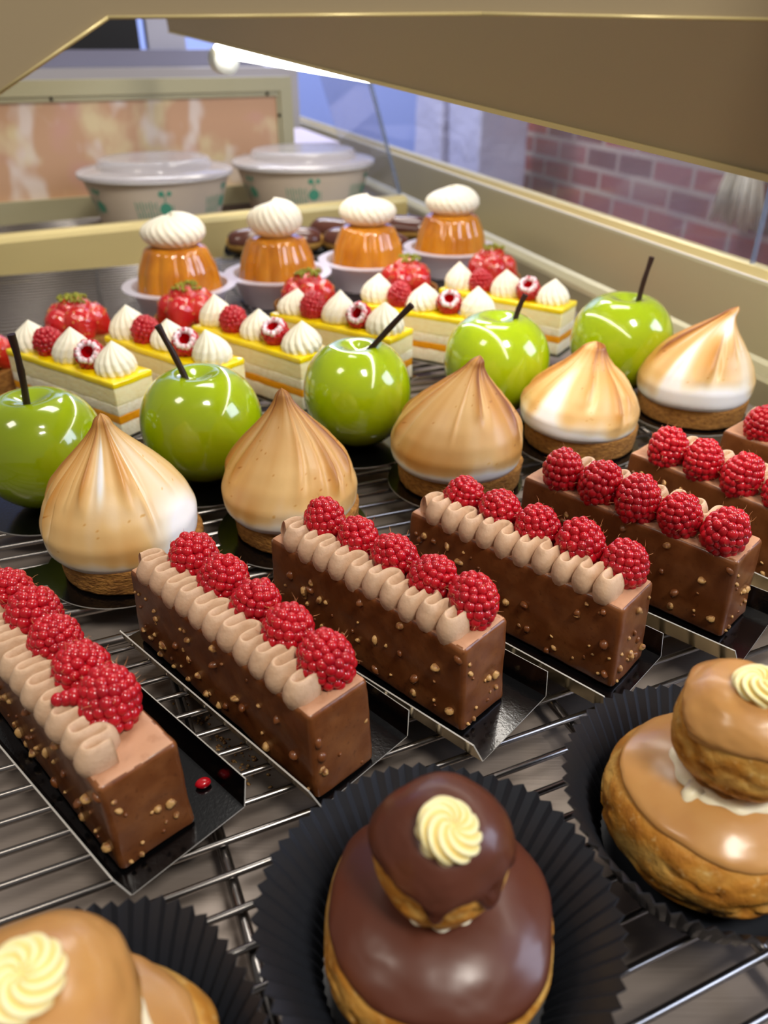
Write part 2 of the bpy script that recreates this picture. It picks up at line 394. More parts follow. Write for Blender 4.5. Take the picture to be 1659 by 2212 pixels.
def pane(name, s0, s1, o, label):
    r = thing(name, label, 'glass pane', rail_pt(s0, o, 0.0781), AX, 'front glass panes')
    MB().box((0, 0, 0), (s1 - s0, 0.005, 0.55)).build('pane', M_glass, r, smooth=False)
    m = MB().box((-0.0012, -0.0002, 0), (-0.0002, 0.0052, 0.55)); m.build('pane_edge', M_glassedge, r, smooth=False)
pane('front_glass', -0.038, 1.9, 0.037, 'clear front glass pane standing on the long pale gold rail')
pane('front_glass', -1.2, -0.041, 0.037, 'nearest front glass pane, right of the vertical glass joint')
eg = thing('end_glass', 'clear upright glass pane between the two bays, beside the divider end', 'glass pane', (0.038, 1.33, 0.0), R_(106.5))
eg.rotation_euler = (R_(-17), 0, R_(106.5))
MB().box((-0.0035, 0, 0.0), (0, 0.006, 0.30)).build('pane_edge', M_glassedge, eg, smooth=False)
MB().box((-0.012, -0.002, -0.0005), (0.006, 0.010, 0.004)).build('clip', M_glassedge, eg, smooth=False)
MB().box((0.0005, 0.0, 0.004), (0.34, 0.005, 0.30)).build('pane', M_glass, eg, smooth=False)

# ------------------------------------------------------------------ raspberries
def raspberry_mesh(seed, Rr=0.0074, Hh=0.0082, horn=False, hollow=False, hairs=34):
    rnd = random.Random(seed); mb = MB(); Vs, Fs = ico(3)
    d = 0.0020; th = R_(-42); rows = 0
    pts = []
    while th < R_(80):
        r = Rr * math.cos(th) * (1.0 if th < 0 else 1 - 0.10 * (th / 1.5) ** 2); z = Hh * math.sin(th)
        n = max(3, int(round(2 * PI * r / (d * 1.50)))); off = rnd.random() * 6
        for k in range(n):
            a = off + 2 * PI * (k + rnd.uniform(-.13, .13)) / n
            pts.append((r * math.cos(a) * rnd.uniform(.96, 1.03), r * math.sin(a) * rnd.uniform(.96, 1.03), z + rnd.uniform(-.0004, .0004), d * rnd.uniform(.88, 1.14), rows, a, th))
        th += 0.0027 / math.hypot(Rr * math.sin(th), Hh * math.cos(th)) * rnd.uniform(.96, 1.04); rows += 1
    pts.append((0, 0, Hh * 0.98, d, rows, 0, 1.5))
    lum = 1 + 0.05 * math.sin(seed)
    for (x, y, z, s_, row, a, t) in pts:
        M = TR((x * lum, y / lum, z), (rnd.uniform(-.3, .3), rnd.uniform(-.3, .3), a), (s_ * 0.95, s_ * 1.0, s_ * 1.02))
        mb.add(Vs, Fs, 1 if (hollow and row == 0) else 0, M)
    if horn:
        for k in range(3):
            M = TR((Rr + 0.0014 + 0.0022 * k, -0.002, 0.0035 + 0.0002 * k), (0, 0, 0), (0.0026 - .0003 * k, 0.0028 - .0004 * k, 0.0026 - .0003 * k)); mb.add(Vs, Fs, 0, M)
    # inner body
    if hollow:
        P = [(Rr * .74, -Hh * .74), (Rr * .60, -Hh * .66), (Rr * .50, -Hh * .3), (Rr * .36, Hh * .2), (0.0001, Hh * .42)]
        V, F = lathe(P, 24); mb.add(V, [f[::-1] for f in F], 2)
        V, F = lathe([(Rr * .76, -Hh * .74), (Rr * .95, 0), (Rr * .7, Hh * .7), (0.0001, Hh * .95)], 24); mb.add(V, F, 0)
    else:
        V, F = lathe([(0.0001, -Hh * .72), (Rr * .72, -Hh * .7), (Rr * .97, -Hh * .1), (Rr * .9, Hh * .4), (Rr * .5, Hh * .82), (0.0001, Hh * .98)], 24); mb.add(V, F, 0)
    for k in range(hairs):
        x, y, z, s_, row, a, t = rnd.choice(pts)
        n = Vector((x / Rr, y / Rr, z / Hh)).normalized(); n = (n + Vector([rnd.uniform(-.6, .6) for _ in range(3)])).normalized()
        p = Vector((x, y, z)) + Vector((x / Rr, y / Rr, z / Hh)).normalized() * s_ * .95
        L_ = rnd.uniform(.0012, .0026); bend = Vector([rnd.uniform(-.0008, .0008) for _ in range(3)])
        V, F = tube([p, p + n * L_ * .5, p + n * L_ + bend], [0.00007, 0.00006, 0.00002], 4, False); mb.add(V, F, 3)
    return mesh_only(mb, 'raspberry', [M_rasp, M_sugar, M_raspin, M_hair])
RASP = [raspberry_mesh(11 + i, 0.0074 + 0.0002 * (i % 3), 0.0084 + 0.0004 * ((i * 2) % 3)) for i in range(5)]
RASP_HORN = raspberry_mesh(31, 0.0078, 0.0088, horn=True)
RASP_HOLLOW = [raspberry_mesh(41 + i, hollow=True, hairs=0) for i in range(2)]

# ------------------------------------------------------------------ chocolate bar cakes
CW, CH = 0.0282, 0.0425
def choc_body(L, seed, nuts=62):
    rnd = random.Random(seed); mb = MB()
    V, F, N_ = rbox(L, CW, CH, 0.0022, 0.0024)
    dsp = 0.00055 * fbm(V, 70, seed, 3) + 0.00025 * fbm(V, 260, seed + 9, 2)
    t = V[:, 2] / CH
    V = V + N_ * dsp[:, None]
    V[:, :2] *= (1.03 - 0.035 * t)[:, None]
    Fn = np.array([V[f].mean(0) for f in F])
    top = (Fn[:, 2] > CH - 0.0007) & (np.abs(Fn[:, 1]) < CW / 2 - 0.0012) & (np.abs(Fn[:, 0]) < L / 2 - 0.0012)
    mb.add(V, F, [1 if a else 0 for a in top])
    Vi, Fi = ico(2)
    for k in range(nuts + 34):
        side = rnd.choices([0, 1, 2, 3], [L, L, CW * 1.2, CW * 1.2])[0]
        z = 0.003 + (CH - 0.008) * (rnd.random() ** 1.3); a = rnd.uniform(-.5, .5)
        w = 1.03 - 0.035 * z / CH
        if side < 2: p = (a * (L - .004), (CW / 2) * (1 if side == 0 else -1) * w, z)
        else: p = ((L / 2) * (1 if side == 2 else -1) * w, a * (CW - .004), z)
        s_ = rnd.choice((.0008, .0011, .0015, .0019))
        J = Vi * (1 + 0.35 * fbm(Vi, 1.3, seed * 100 + k, 2))[:, None]
        mb.add(J, Fi, 2 if k < nuts else 0, TR(p, (rnd.random() * 6, rnd.random() * 6, rnd.random() * 6), (s_ * rnd.uniform(.8, 1.6), s_, s_ * rnd.uniform(.7, 1.2))))
    return mb
def ribbon_mb(L, seed, side):
    """ruffled ribbon of cream standing on edge, piped in tight S bends along x"""
    rnd = random.Random(seed); lam = 0.0100; n = int((L - 0.010) / lam); tail = 0.6
    ph = np.linspace(-0.6, 2 * PI * n + tail, n * 26)
    s_ = lam * ph / (2 * PI) - 0.0010 * np.sin(2 * ph)
    A = 0.0056 * (1 + 0.12 * np.array([fbm([[p * .35, seed, 0]], 1, seed, 2)[0] for p in ph]))
    y = A * np.sin(ph); x = -L / 2 + 0.006 + s_
    zs = 0.0006 * np.sin(ph * .37 + seed)
    # profile across the ribbon: (offset, height)
    pr_ = [(-.0022, 0.0), (-.0025, .0018), (-.0025, .0038), (-.0021, .0055), (-.0014, .0068), (-.0007, .0077), (-.0002, .0080), (.0004, .0078), (.0011, .0068), (.0018, .0055), (.0024, .0038), (.0025, .0018), (.0022, 0.0)]
    pr_ = np.array(pr_) * np.array([1.02, 1.30]); m = len(ph); k = len(pr_)
    tx = np.gradient(x); ty = np.gradient(y); ln = np.hypot(tx, ty); nx, ny = -ty / ln, tx / ln
    X = x[:, None] + nx[:, None] * pr_[:, 0]; Yy = y[:, None] + ny[:, None] * pr_[:, 0]
    Z = np.repeat(pr_[None, :, 1], m, 0) + zs[:, None]
    # lobes on the outer side sag and bulge out over the edge
    outer = np.clip(Yy / 0.0075, 0, 1)
    Yy = Yy + 0.0012 * outer * np.sin(np.clip(Z / .0100, 0, 1) * PI)
    Z = Z - 0.0016 * outer * (1 - Z / .0100)
    Z = Z * (1 - 0.10 * np.clip(-Yy / .006, 0, 1))
    P = np.stack([X, Yy, Z], -1).reshape(-1, 3)
    P = P + 0.00028 * np.stack([fbm(P, 420, seed, 3), fbm(P, 420, seed + 5, 3), fbm(P, 420, seed + 8, 3)], -1)
    P[:, 1] *= side
    X, Yy, Z = [P[:, i].reshape(m, k) for i in range(3)]
    V, F = grid(X, Yy, Z)
    F += [list(range(k))[::-1], [(m - 1) * k + i for i in range(k)]]
    if side < 0: F = [f[::-1] for f in F]
    return MB().add(V, F)
BODY = {0.115: [mesh_only(choc_body(0.115, s), 'body', [M_choc, M_choctop, M_nut]) for s in (1, 2)], 0.124: [mesh_only(choc_body(0.124, 3), 'body', [M_choc, M_choctop, M_nut])]}
CAKES = [  # front-left corner, direction, length, side of the cream, label
    (-.0885, .1588, 134.7, .115, 1, 'chocolate bar cake with an odd lobed raspberry on its front end, left edge of case'),
    (-.0255, .1875, 134.6, .124, 1, 'chocolate bar cake with five raspberries, in front of the leftmost whole meringue tart'),
    (.0303, .2198, 136.7, .115, 1, 'chocolate bar cake directly behind the chocolate-glazed choux bun'),
    (.0968, .2445, 137.4, .115, 1, 'chocolate bar cake directly behind the coffee bun on the right, cream facing front'),
    (.1562, .2778, 135.8, .115, -1, 'chocolate bar cake whose raspberries hide its cream, second from the right edge'),
    (.2120, .2990, 130.5, .115, -1, 'chocolate bar cake cut off by the right edge, in front of the rightmost meringue tart'),
    (.2765, .3290, 131.0, .115, -1, 'chocolate bar cake mostly out of view at the right edge, behind another'),
]
rnd = random.Random(5)
for i, (fx, fy, t, L, side, lab) in enumerate(CAKES):
    a = R_(t); l = np.array([math.cos(a), math.sin(a)]); w = np.array([math.sin(a), -math.cos(a)])
    c = np.array([fx, fy]) + l * L / 2 + w * CW / 2
    root = thing('chocolate_bar_cake', lab, 'cake', (c[0], c[1], 0.0008), a, 'raspberry chocolate bar cakes')
    root.scale = (1, 1, (.935, .965, 1, 1, 1, 1, 1)[i])
    inst(BODY[L][i % len(BODY[L])], 'cake_body', root)
    ro = ribbon_mb(L - 0.003, 3 + i, side).build('piped_cream', M_cream, root, loc=(0.001, side * 0.0066, CH - 0.0006))
    ro.rotation_euler = (0, 0, 0 if True else 0)
    nb = 5; sp = 0.0213 if L < .12 else 0.0222
    x0 = -L / 2 + (0.0115 if i else 0.0265)
    if i == 1: x0 = -L / 2 + 0.0125
    for k in range(nb):
        me = RASP_HORN if (i == 0 and k == 0) else RASP[(i * 2 + k * 3) % 5]
        rot = (rnd.uniform(-.3, .3), rnd.uniform(-.35, .25), rnd.uniform(0, 6.28))
        if i == 0 and k == 0: rot = (0.5, -0.1, R_(75))
        inst(me, 'raspberry', root, (x0 + sp * k, -side * 0.0056 + rnd.uniform(-.0008, .0008), CH + 0.0066), rot, (lambda q: (q, q, q * rnd.uniform(1.0, 1.12)))(rnd.uniform(1.06, 1.18)))

# card trays under the bars
def sheet(mb, quad, th):
    q = np.array(quad, float); n = np.cross(q[1] - q[0], q[2] - q[0]); n /= np.linalg.norm(n)
    V = np.concatenate([q, q - n * th]); k = len(q)
    mb.add(V, [list(range(k)), [k + i for i in range(k)][::-1]] + [(i, k + i, k + (i + 1) % k, (i + 1) % k) for i in range(k)], [0, 1] + [2] * k)
def card_tray(L, w, h=0.0105, lean=0.0035, ch=0.005):
    mb = MB(); x0, x1 = -L / 2, L / 2; y = w / 2; th = 0.0006
    sheet(mb, [(x0, -y, th), (x1, -y, th), (x1, y, th), (x0, y, th)], th)
    sheet(mb, [(x0, y, th), (x1, y, th), (x1 - ch, y + lean, h), (x0 + ch * .5, y + lean, h)], th)
    sheet(mb, [(x1, -y, th), (x0, -y, th), (x0 + ch * .5, -y - lean, h), (x1 - ch, -y - lean, h)], th)
    return mb
TRAY = mesh_only(card_tray(0.136, 0.0462), 'card_tray', [M_blackcard, M_goldcard, M_cardedge], smooth=False)
TR_POS = [(-.0824, .1504, 137.3), (-.0225, .1843, 136.6), (.0385, .2055, 138.6), (.0945, .2312, 137.2), (.1590, .2590, 138.5), (.2215, .2835, 131), (.287, .3125, 131)]
TL = ['black card tray under the leftmost chocolate bar, with a red berry bead on it', 'black and gold card tray under the bar in front of the leftmost whole meringue tart',
      'black card tray under the bar behind the chocolate-glazed choux bun', 'black card tray under the bar behind the right coffee bun', 'black and gold card tray under the bar second from the right edge',
      'black card tray under the bar cut off by the right edge', 'black card tray under the hindmost bar at the right edge']
for (fx, fy, t), lab in zip(TR_POS, TL):
    a = R_(t); l = np.array([math.cos(a), math.sin(a)]); w = np.array([math.sin(a), -math.cos(a)])
    c = np.array([fx, fy]) + l * 0.068 + w * 0.0231
    o = bpy.data.objects.new('card_tray', TRAY); COL.objects.link(o); o.location = (c[0], c[1], 0); o.rotation_euler = (0, 0, a)
    tag(o, lab, 'card tray', 'black card trays under the chocolate bars')
Vi, Fi = ico(3)
o = MB().add(Vi * (1 + .1 * fbm(Vi, 2, 3))[:, None], Fi, 0, TR((0, 0, .0016), (0, 0, .4), (.0030, .0022, .0017))).build('berry_bead', M_rasp, loc=(-.0677, .1936, 0.0006))
tag(o, 'single red raspberry bead lying on the leftmost black card tray', 'berry piece')

# ------------------------------------------------------------------ choux buns in paper cases
def paper_case(rb, rt, h, npl, seed, wob=0.0015):
    n = npl * 4; th = np.linspace(0, 2 * PI, n, endpoint=False); ts = np.linspace(0, 1, 9)
    ph = (np.arange(n) % 4); tri = np.array([-1, 0, 1, 0])[ph]
    T, t = np.meshgrid(th, ts, indexing='ij')
    amp = 0.0003 + 0.0008 * t
    wv = wob * np.array([fbm([[math.cos(a) * 1.2, math.sin(a) * 1.2, seed]], 1.3, seed, 2)[0] for a in th])[:, None] * t
    r = rb + (rt - rb) * t ** 1.15 + tri[:, None] * amp + 2.0 * wv
    z = 0.0005 + h * t ** 0.9 * (1 + 0.0 * T) + 1.6 * wv
    th_ = 0.00018
    mb = MB()
    V, F = grid(r * np.cos(T), r * np.sin(T), z, cu=True); mb.add(V, F)
    V2, F2 = grid((r + th_) * np.cos(T), (r + th_) * np.sin(T), z - th_, cu=True); mb.add(V2, [f[::-1] for f in F2])
    m_ = len(ts); o = len(V)
    mb.add(np.zeros((0, 3)), [])
    mb.F += [[i * m_ + m_ - 1, ((i + 1) % n) * m_ + m_ - 1, o + ((i + 1) % n) * m_ + m_ - 1, o + i * m_ + m_ - 1] for i in range(n)]; mb.M += [0] * n
    mb.F.append([i * m_ for i in range(n)]); mb.M.append(0)
    mb.F.append([o + i * m_ for i in range(n)][::-1]); mb.M.append(0)
    return mb
def choux_surf(R, H, seed, n=120, k=70, crack=1.0):
    """flattened puff, z from 0 to H; returns sampler of points for polar angles"""
    def f(T, A):
        d = np.stack([np.sin(A) * np.cos(T), np.sin(A) * np.sin(T), np.cos(A)], -1)
        sh = d.reshape(-1, 3)
        e = 0.86
        x = np.sign(sh) * np.abs(sh) ** e
        P = np.stack([x[:, 0] * R, x[:, 1] * R, H / 2 + x[:, 2] * H / 2], -1)
        big = fbm(P, 1.1 / R, seed, 2); mid = fbm(P * np.array([1, 1, 2.2]), 3.2 / R, seed + 3, 3)
        cr = 1 - np.abs(fbm(P * np.array([1, 1, 3.2]), 2.1 / R, seed + 7, 3)) * 7
        cr = np.clip(cr, 0, 1) ** 1.5
        band = sm(0.12, 0.45, sh[:, 2] * -1 + 0.45) * sm(-0.98, -0.7, sh[:, 2])
        g = 1 + 0.05 * big + 0.022 * mid - 0.075 * cr * band * crack
        P[:, :2] *= g[:, None]; P[:, 2] = H / 2 + (P[:, 2] - H / 2) * (0.6 + 0.4 * g)
        return P, np.clip(0.35 + 0.8 * mid + 0.5 * cr * band - 0.5 * (cr > .8) * band, 0, 1)
    th = np.linspace(0, 2 * PI, n, endpoint=False); al = np.linspace(0.001, PI - 0.001, k)
    T, A = np.meshgrid(th, al, indexing='ij'); P, a = f(T, A)
    X, Y, Z = [P[:, i].reshape(T.shape) for i in range(3)]
    V, F = grid(X, Y, Z, cu=True)
    return f, MB().add(V, F, 0, None, a)
def glaze(f, R, H, base, drips, seed, thick=0.0009, n=140, k=44):
    """icing cap over a puff: base polar angle plus drips [(azimuth, width, extra)]"""
    th = np.linspace(0, 2 * PI, n, endpoint=False)
    am = base + 0.07 * np.array([fbm([[math.cos(a) * 1.6, math.sin(a) * 1.6, seed]], 1.2, seed, 3)[0] for a in th])
    for az, wd, ex in drips:
        dd = (th - az + PI) % (2 * PI) - PI; am = am + ex * np.exp(-(dd / wd) ** 2)
    u = np.concatenate([np.linspace(0.001, .88, k - 12), np.linspace(.89, 1.0, 12)])
    T, Uu = np.meshgrid(th, u, indexing='ij'); A = am[:, None] * Uu
    P, _ = f(T, A)
    C = np.array([0, 0, H * .42]); dv_ = P - C; dv_ /= np.linalg.norm(dv_, axis=1, keepdims=True)
    e = np.clip((Uu.reshape(-1) - .90) / .10, 0, 1); tk = thick * np.sqrt(np.clip(1 - e ** 2, 0, 1)) * (1 + .5 * sm(.7, .93, Uu.reshape(-1))) - 0.0002 * (e >= 1)
    # the icing evens out the crust below it
    P2 = P + dv_ * tk[:, None]
    X, Y, Z = [P2[:, i].reshape(T.shape) for i in range(3)]
    V, F = grid(X, Y, Z, cu=True)
    return MB().add(V, F)
def rosette(R, H, k=9, seed=0, twist=1.5, n=216, m=34):
    th = np.linspace(0, 2 * PI, n, endpoint=False); u = np.linspace(0, 1, m)
    T, Uu = np.meshgrid(th, u, indexing='ij')
    ph = T + twist * (1 - Uu) ** 1.2 * 1.6 + 0.15 * np.sin(T)
    rid = np.abs(np.cos(ph * k / 2)); rid = np.where(Uu > 0.06, rid, 0.5)
    rr = R * np.sin(Uu * PI / 2 * 1.28) / np.sin(PI / 2) * (1 - 0.17 * (1 - rid) * sm(.05, .5, Uu))
    z = H * np.cos(Uu * PI / 2) ** 0.75 * (1 - 0.20 * (1 - rid)) + 0.0 * T
    z = z - H * 0.22 * np.exp(-(Uu / .12) ** 2)
    z = np.where(Uu > .98, -0.0012, z)
    V, F = grid(rr * np.cos(T), rr * np.sin(T), z, cu=True)
    V[:, 2] += 0.00018 * fbm(V, 500, seed, 2)
    return MB().add(V, F, 0, None, rid.reshape(-1))
def religieuse(loc, R, H, r2, h2, z2, glaze_m, seed, label, rz, drips_low, drips_up, collar_r, base_low=1.02, base_up=1.42, tilt=(0, 0), petals=(), rt=(0.0, 0.0, 0)):
    root = thing('choux_bun_pastry', label, 'pastry', loc, rz, 'two-tier glazed choux buns')
    f, mb = choux_surf(R, H, seed); mb.build('lower_bun', M_choux, root)
    glaze(f, R, H, base_low, drips_low, seed).build('lower_glaze', glaze_m, root)
    # ring of cream under the head
    n = 90; th = np.linspace(0, 2 * PI, n, endpoint=False); q = np.linspace(0, 2 * PI, 14, endpoint=False)
    T, Q = np.meshgrid(th, q, indexing='ij'); ro = 0.0024 * (1 + .12 * np.sin(T * 11))
    rr = collar_r + ro * np.cos(Q) * 1.3
    V, F = grid(rr * np.cos(T), rr * np.sin(T), z2 - 0.0005 + ro * np.sin(Q), cu=True, cv=True)
    mb = MB().add(V, F)
    for az in petals:
        P, F = tube([(math.cos(az) * collar_r, math.sin(az) * collar_r, z2), (math.cos(az) * (collar_r + .004), math.sin(az) * (collar_r + .004), z2 - .0005),
                     (math.cos(az + .08) * (collar_r + .0078), math.sin(az + .08) * (collar_r + .0078), z2 - .0034)], [.0036, .0024, .0002], 10); mb.add(P, F)
    mb.build('cream_collar', M_ivory, root)
    hd = thing('head', None, None); hd.parent = root; hd.location = (0, 0, z2 - 0.0005); hd.rotation_euler = (tilt[0], tilt[1], 0.6)
    f2, mb = choux_surf(r2, h2, seed + 20, 96, 56, .8); ub = mb.build('upper_bun', M_choux, root, loc=(0, 0, z2 - 0.0005), rot=(tilt[0], tilt[1], 0.6))
    bpy.data.objects.remove(hd)
    glaze(f2, r2, h2, base_up, drips_up, seed + 20).build('upper_glaze', glaze_m, ub)
    rosette(0.0086, 0.0066, 9, seed).build('cream_rosette', M_butter, root, loc=(rt[0], rt[1], z2 + h2 - 0.0012 - rt[2]), rot=(-rt[1] / r2 * 1.1, rt[0] / r2 * 1.1, 0.3 * seed))
    return root
CH_POS = (0.0152, 0.1285); CR_POS = (0.1095, 0.1675); CL_POS = (-0.0740, 0.0825)
religieuse((*CH_POS, 0.0008), 0.0328, 0.039, 0.0176, 0.0345, 0.0375, M_fondant_choc, 4, 'dark chocolate glazed two-tier choux bun with cream rosette, front centre', 0,
           [(R_(300), .5, .16), (R_(20), .4, .12)], [(R_(262 - 34), .16, .28), (R_(310 - 34), .14, .42), (R_(350 - 34), .10, .25)], 0.0108, 1.16, 1.45, rt=(0, -0.0065, 0.0014))
religieuse((*CR_POS, 0.0008), 0.0345, 0.042, 0.0205, 0.036, 0.040, M_fondant_coffee, 9, 'coffee glazed two-tier choux bun at the right edge of the case', 0.4,
           [(R_(260), .7, .06)], [(R_(150), .5, .25)], 0.0150, 1.02, 1.22, (0.05, 0.06), (R_(190),), (0.001, -0.002, 0.0004))
religieuse((*CL_POS, 0.0008), 0.0345, 0.042, 0.0215, 0.036, 0.040, M_fondant_coffee, 15, 'coffee glazed two-tier choux bun in the lower left corner', 1.3,
           [(R_(20), .5, .1)], [(R_(250), .6, .2)], 0.0190, 1.0, 1.28, rt=(0.0015, -0.001, 0.0002))
for (p, sd, lab, rt, h) in ((CH_POS, 1, 'black pleated paper case holding the chocolate glazed bun', .0508, .0275), (CR_POS, 2, 'black pleated paper case holding the right coffee bun', .0490, .0285),
                         (CL_POS, 3, 'black pleated paper case holding the coffee bun in the lower left corner', .0470, .0275)):
    o = paper_case(0.0335, rt, h, 64, sd).build('paper_case', M_blackpaper, smooth=False, loc=(p[0], p[1], 0.0), rot=(0, 0, sd * .7))
    tag(o, lab, 'paper case', 'black pleated paper cases')

# ------------------------------------------------------------------ meringue tarts
def meringue(R, H, tip, seed, amt, patches, blunt=False):
    rnd = random.Random(seed)
    n, k = 200, 90
    th = np.linspace(0, 2 * PI, n, endpoint=False); t = np.linspace(0, 1, k)
    pz = np.array([0, .02, .08, .20, .34, .47, .60, .72, .82, .90, .96, 1.0]); pr = np.array([.90, .96, .99, 1.0, .91, .77, .585, .385, .225, .125, .095, .0])
    if blunt: pr[-4:-1] = (.27, .20, .165)
    tt = np.linspace(0, 1, 400); rs = np.interp(tt, pz, pr); ker = np.ones(25) / 25; rs2 = np.convolve(np.pad(rs, 12, 'edge'), ker, 'valid'); rs2[-1] = 0
    rs2 = np.where(tt > .975, rs2 * np.sqrt(np.clip((1 - tt) / .025, 0, 1)), rs2)
    T, t2 = np.meshgrid(th, t, indexing='ij')
    r = np.interp(t2, tt, rs2) * R
    tw = T + 0.5 * (1 - t2) * math.sin(seed) 
    fold = np.zeros_like(T)
    for c in range(17):
        a0 = rnd.uniform(0, 2 * PI); wd = rnd.uniform(.035, .14); st = rnd.uniform(.12, .5); am = rnd.uniform(.5, 1.25)
        dd = (tw - a0 + PI) % (2 * PI) - PI
        prof = np.exp(-(dd / wd) ** 2) - .8 * np.exp(-((dd - wd * 1.3) / (wd * .6)) ** 2)
        fold += am * prof * sm(st, st + .25, t2) * (1 - .5 * sm(.85, 1, t2))
    P0 = np.stack([np.cos(tw) * 2.2, np.sin(tw) * 2.2, t2 * 1.2], -1).reshape(-1, 3)
    lum = fbm(P0, .7, seed, 2).reshape(T.shape)
    r = r * (1 + .05 * lum) * (1 + .085 * fold * sm(.02, .2, t2))
    z = H * t2 + .002 * lum * (1 - t2)
    sx = tip[0] * t2 ** 3; sy = tip[1] * t2 ** 3
    X = r * np.cos(T) + sx; Y = r * np.sin(T) + sy
    # torch browning: uneven, streaky along the folds, bare near the foot and in a few patches
    streak = fbm(np.stack([np.cos(tw) * 2.6, np.sin(tw) * 2.6, t2 * .7], -1).reshape(-1, 3), 1.0, seed + 4, 3).reshape(T.shape)
    blot = fbm(np.stack([np.cos(T) * 1.3, np.sin(T) * 1.3, t2 * 2.0], -1).reshape(-1, 3), 1.0, seed + 6, 2).reshape(T.shape)
    toast = amt + .24 * streak + .26 * blot + .17 * fold
    toast = toast * sm(-.02, .15, t2 + .07 * streak) + .25 * sm(.75, 1, t2)
    for a0, z0, wa, wz in patches:
        dd = (T - a0 + PI) % (2 * PI) - PI
        toast = toast - 1.0 * np.exp(-((dd / wa) ** 2 + ((t2 - z0) / wz) ** 2))
    spots = fbm(np.stack([X, Y, z], -1).reshape(-1, 3), 900, seed, 1).reshape(T.shape)
    toast = toast + .25 * (spots > .86) * (toast > .3)
    V, F = grid(X, Y, z, cu=True)
    F.append([i * k for i in range(n)][::-1])
    return MB().add(V, F, 0, None, np.clip(toast, 0, 1).reshape(-1))
MER = [  # x, y, R, H(top z), tip offset, seed, browning, patches, label
    (-.1375, .343, .0405, .0865, (.001, -.002), 3, .60, [(R_(-12), .16, .45, .20), (R_(275), .68, .07, .14)], 'meringue tart leftmost of the five, with smooth twisted tip and white right side'),
    (-.0525, .3765, .0385, .085, (-.001, 0), 8, .68, [(R_(300), .08, .35, .12)], 'deeply browned creased meringue tart, second from the left'),
    (.0455, .4345, .0425, .082, (.011, 0), 13, .68, [(R_(250), .0, 1.2, .09)], 'evenly golden meringue tart with a smooth leaning tip, middle of the five'),
    (.1345, .489, .0415, .072, (.005, 0), 21, .66, [(R_(222), .35, .22, .35), (R_(225), .05, .8, .16)], 'meringue tart with a blunt torn tip and white streak, second from the right'),
    (.230, .540, .0425, .082, (.018, -.006), 34, .62, [(R_(268), .12, .7, .16), (R_(225), .35, .14, .3), (R_(275), .85, .5, .12)], 'meringue tart with a long tip leaning right, rightmost of the five'),
]
def round_card(R, tabaz):
    mb = MB(); n = 64; th = 0.0006
    pts = []
    for i in range(n):
        a = 2 * PI * i / n; d = abs((a - tabaz + PI) % (2 * PI) - PI)
        rr = R + (0.014 if d < .22 else 0); pts.append((rr * math.cos(a), rr * math.sin(a)))
    V = [(x, y, th) for x, y in pts] + [(x, y, 0) for x, y in pts]
    mb.add(V, [list(range(n)), [n + i for i in range(n)][::-1]] + [(i, n + i, n + (i + 1) % n, (i + 1) % n) for i in range(n)], [0, 1] + [2] * n)
    return mb
rnd = random.Random(9)
for i, (x, y, R, H, tip, sd, amt, pt, lab) in enumerate(MER):
    root = thing('meringue_tart', lab, 'tart', (x, y, 0.0008), 0, 'toasted meringue tarts')
    hb = 0.0165; Rb = R * 0.93
    n, k = 90, 16
    prf = [(0.0002, 0), (Rb * .92, 0), (Rb * .965, .0012), (Rb * .98, .005), (Rb * .99, .010), (Rb, .0150), (Rb * .97, hb), (Rb * .5, hb + .0004), (.0002, hb + .0004)]
    pp = [];
    for a, b in zip(prf[:-1], prf[1:]):
        for s_ in np.linspace(0, 1, 4, endpoint=False): pp.append((a[0] + (b[0] - a[0]) * s_, a[1] + (b[1] - a[1]) * s_))
    pp.append(prf[-1])
    V, F = lathe(pp, n); d = .0007 * fbm(V, 160, sd, 3) + .0004 * fbm(V * np.array([1, 1, 2.5]), 420, sd + 1, 2); ln = np.hypot(V[:, 0], V[:, 1]) + 1e-6
    V[:, :2] *= (1 + d / np.maximum(ln, .01))[:, None]
    MB().add(V, F).build('tart_base', M_sable, root, loc=(.0025, .002, 0))
    meringue(R * .97, H - hb + .001, tip, sd, amt, pt, i == 3).build('meringue', M_mer, root, loc=(0, 0, hb - .001))
    o = round_card(0.043, R_(200 + 25 * i)).build('round_card', [M_blackcard, M_goldcard, M_cardedge], smooth=False, loc=(x, y, 0))
    tag(o, 'black round card under the meringue tart that is ' + ['leftmost', 'second from the left', 'in the middle', 'second from the right', 'rightmost'][i], 'card', 'black round cards under the meringue tarts')

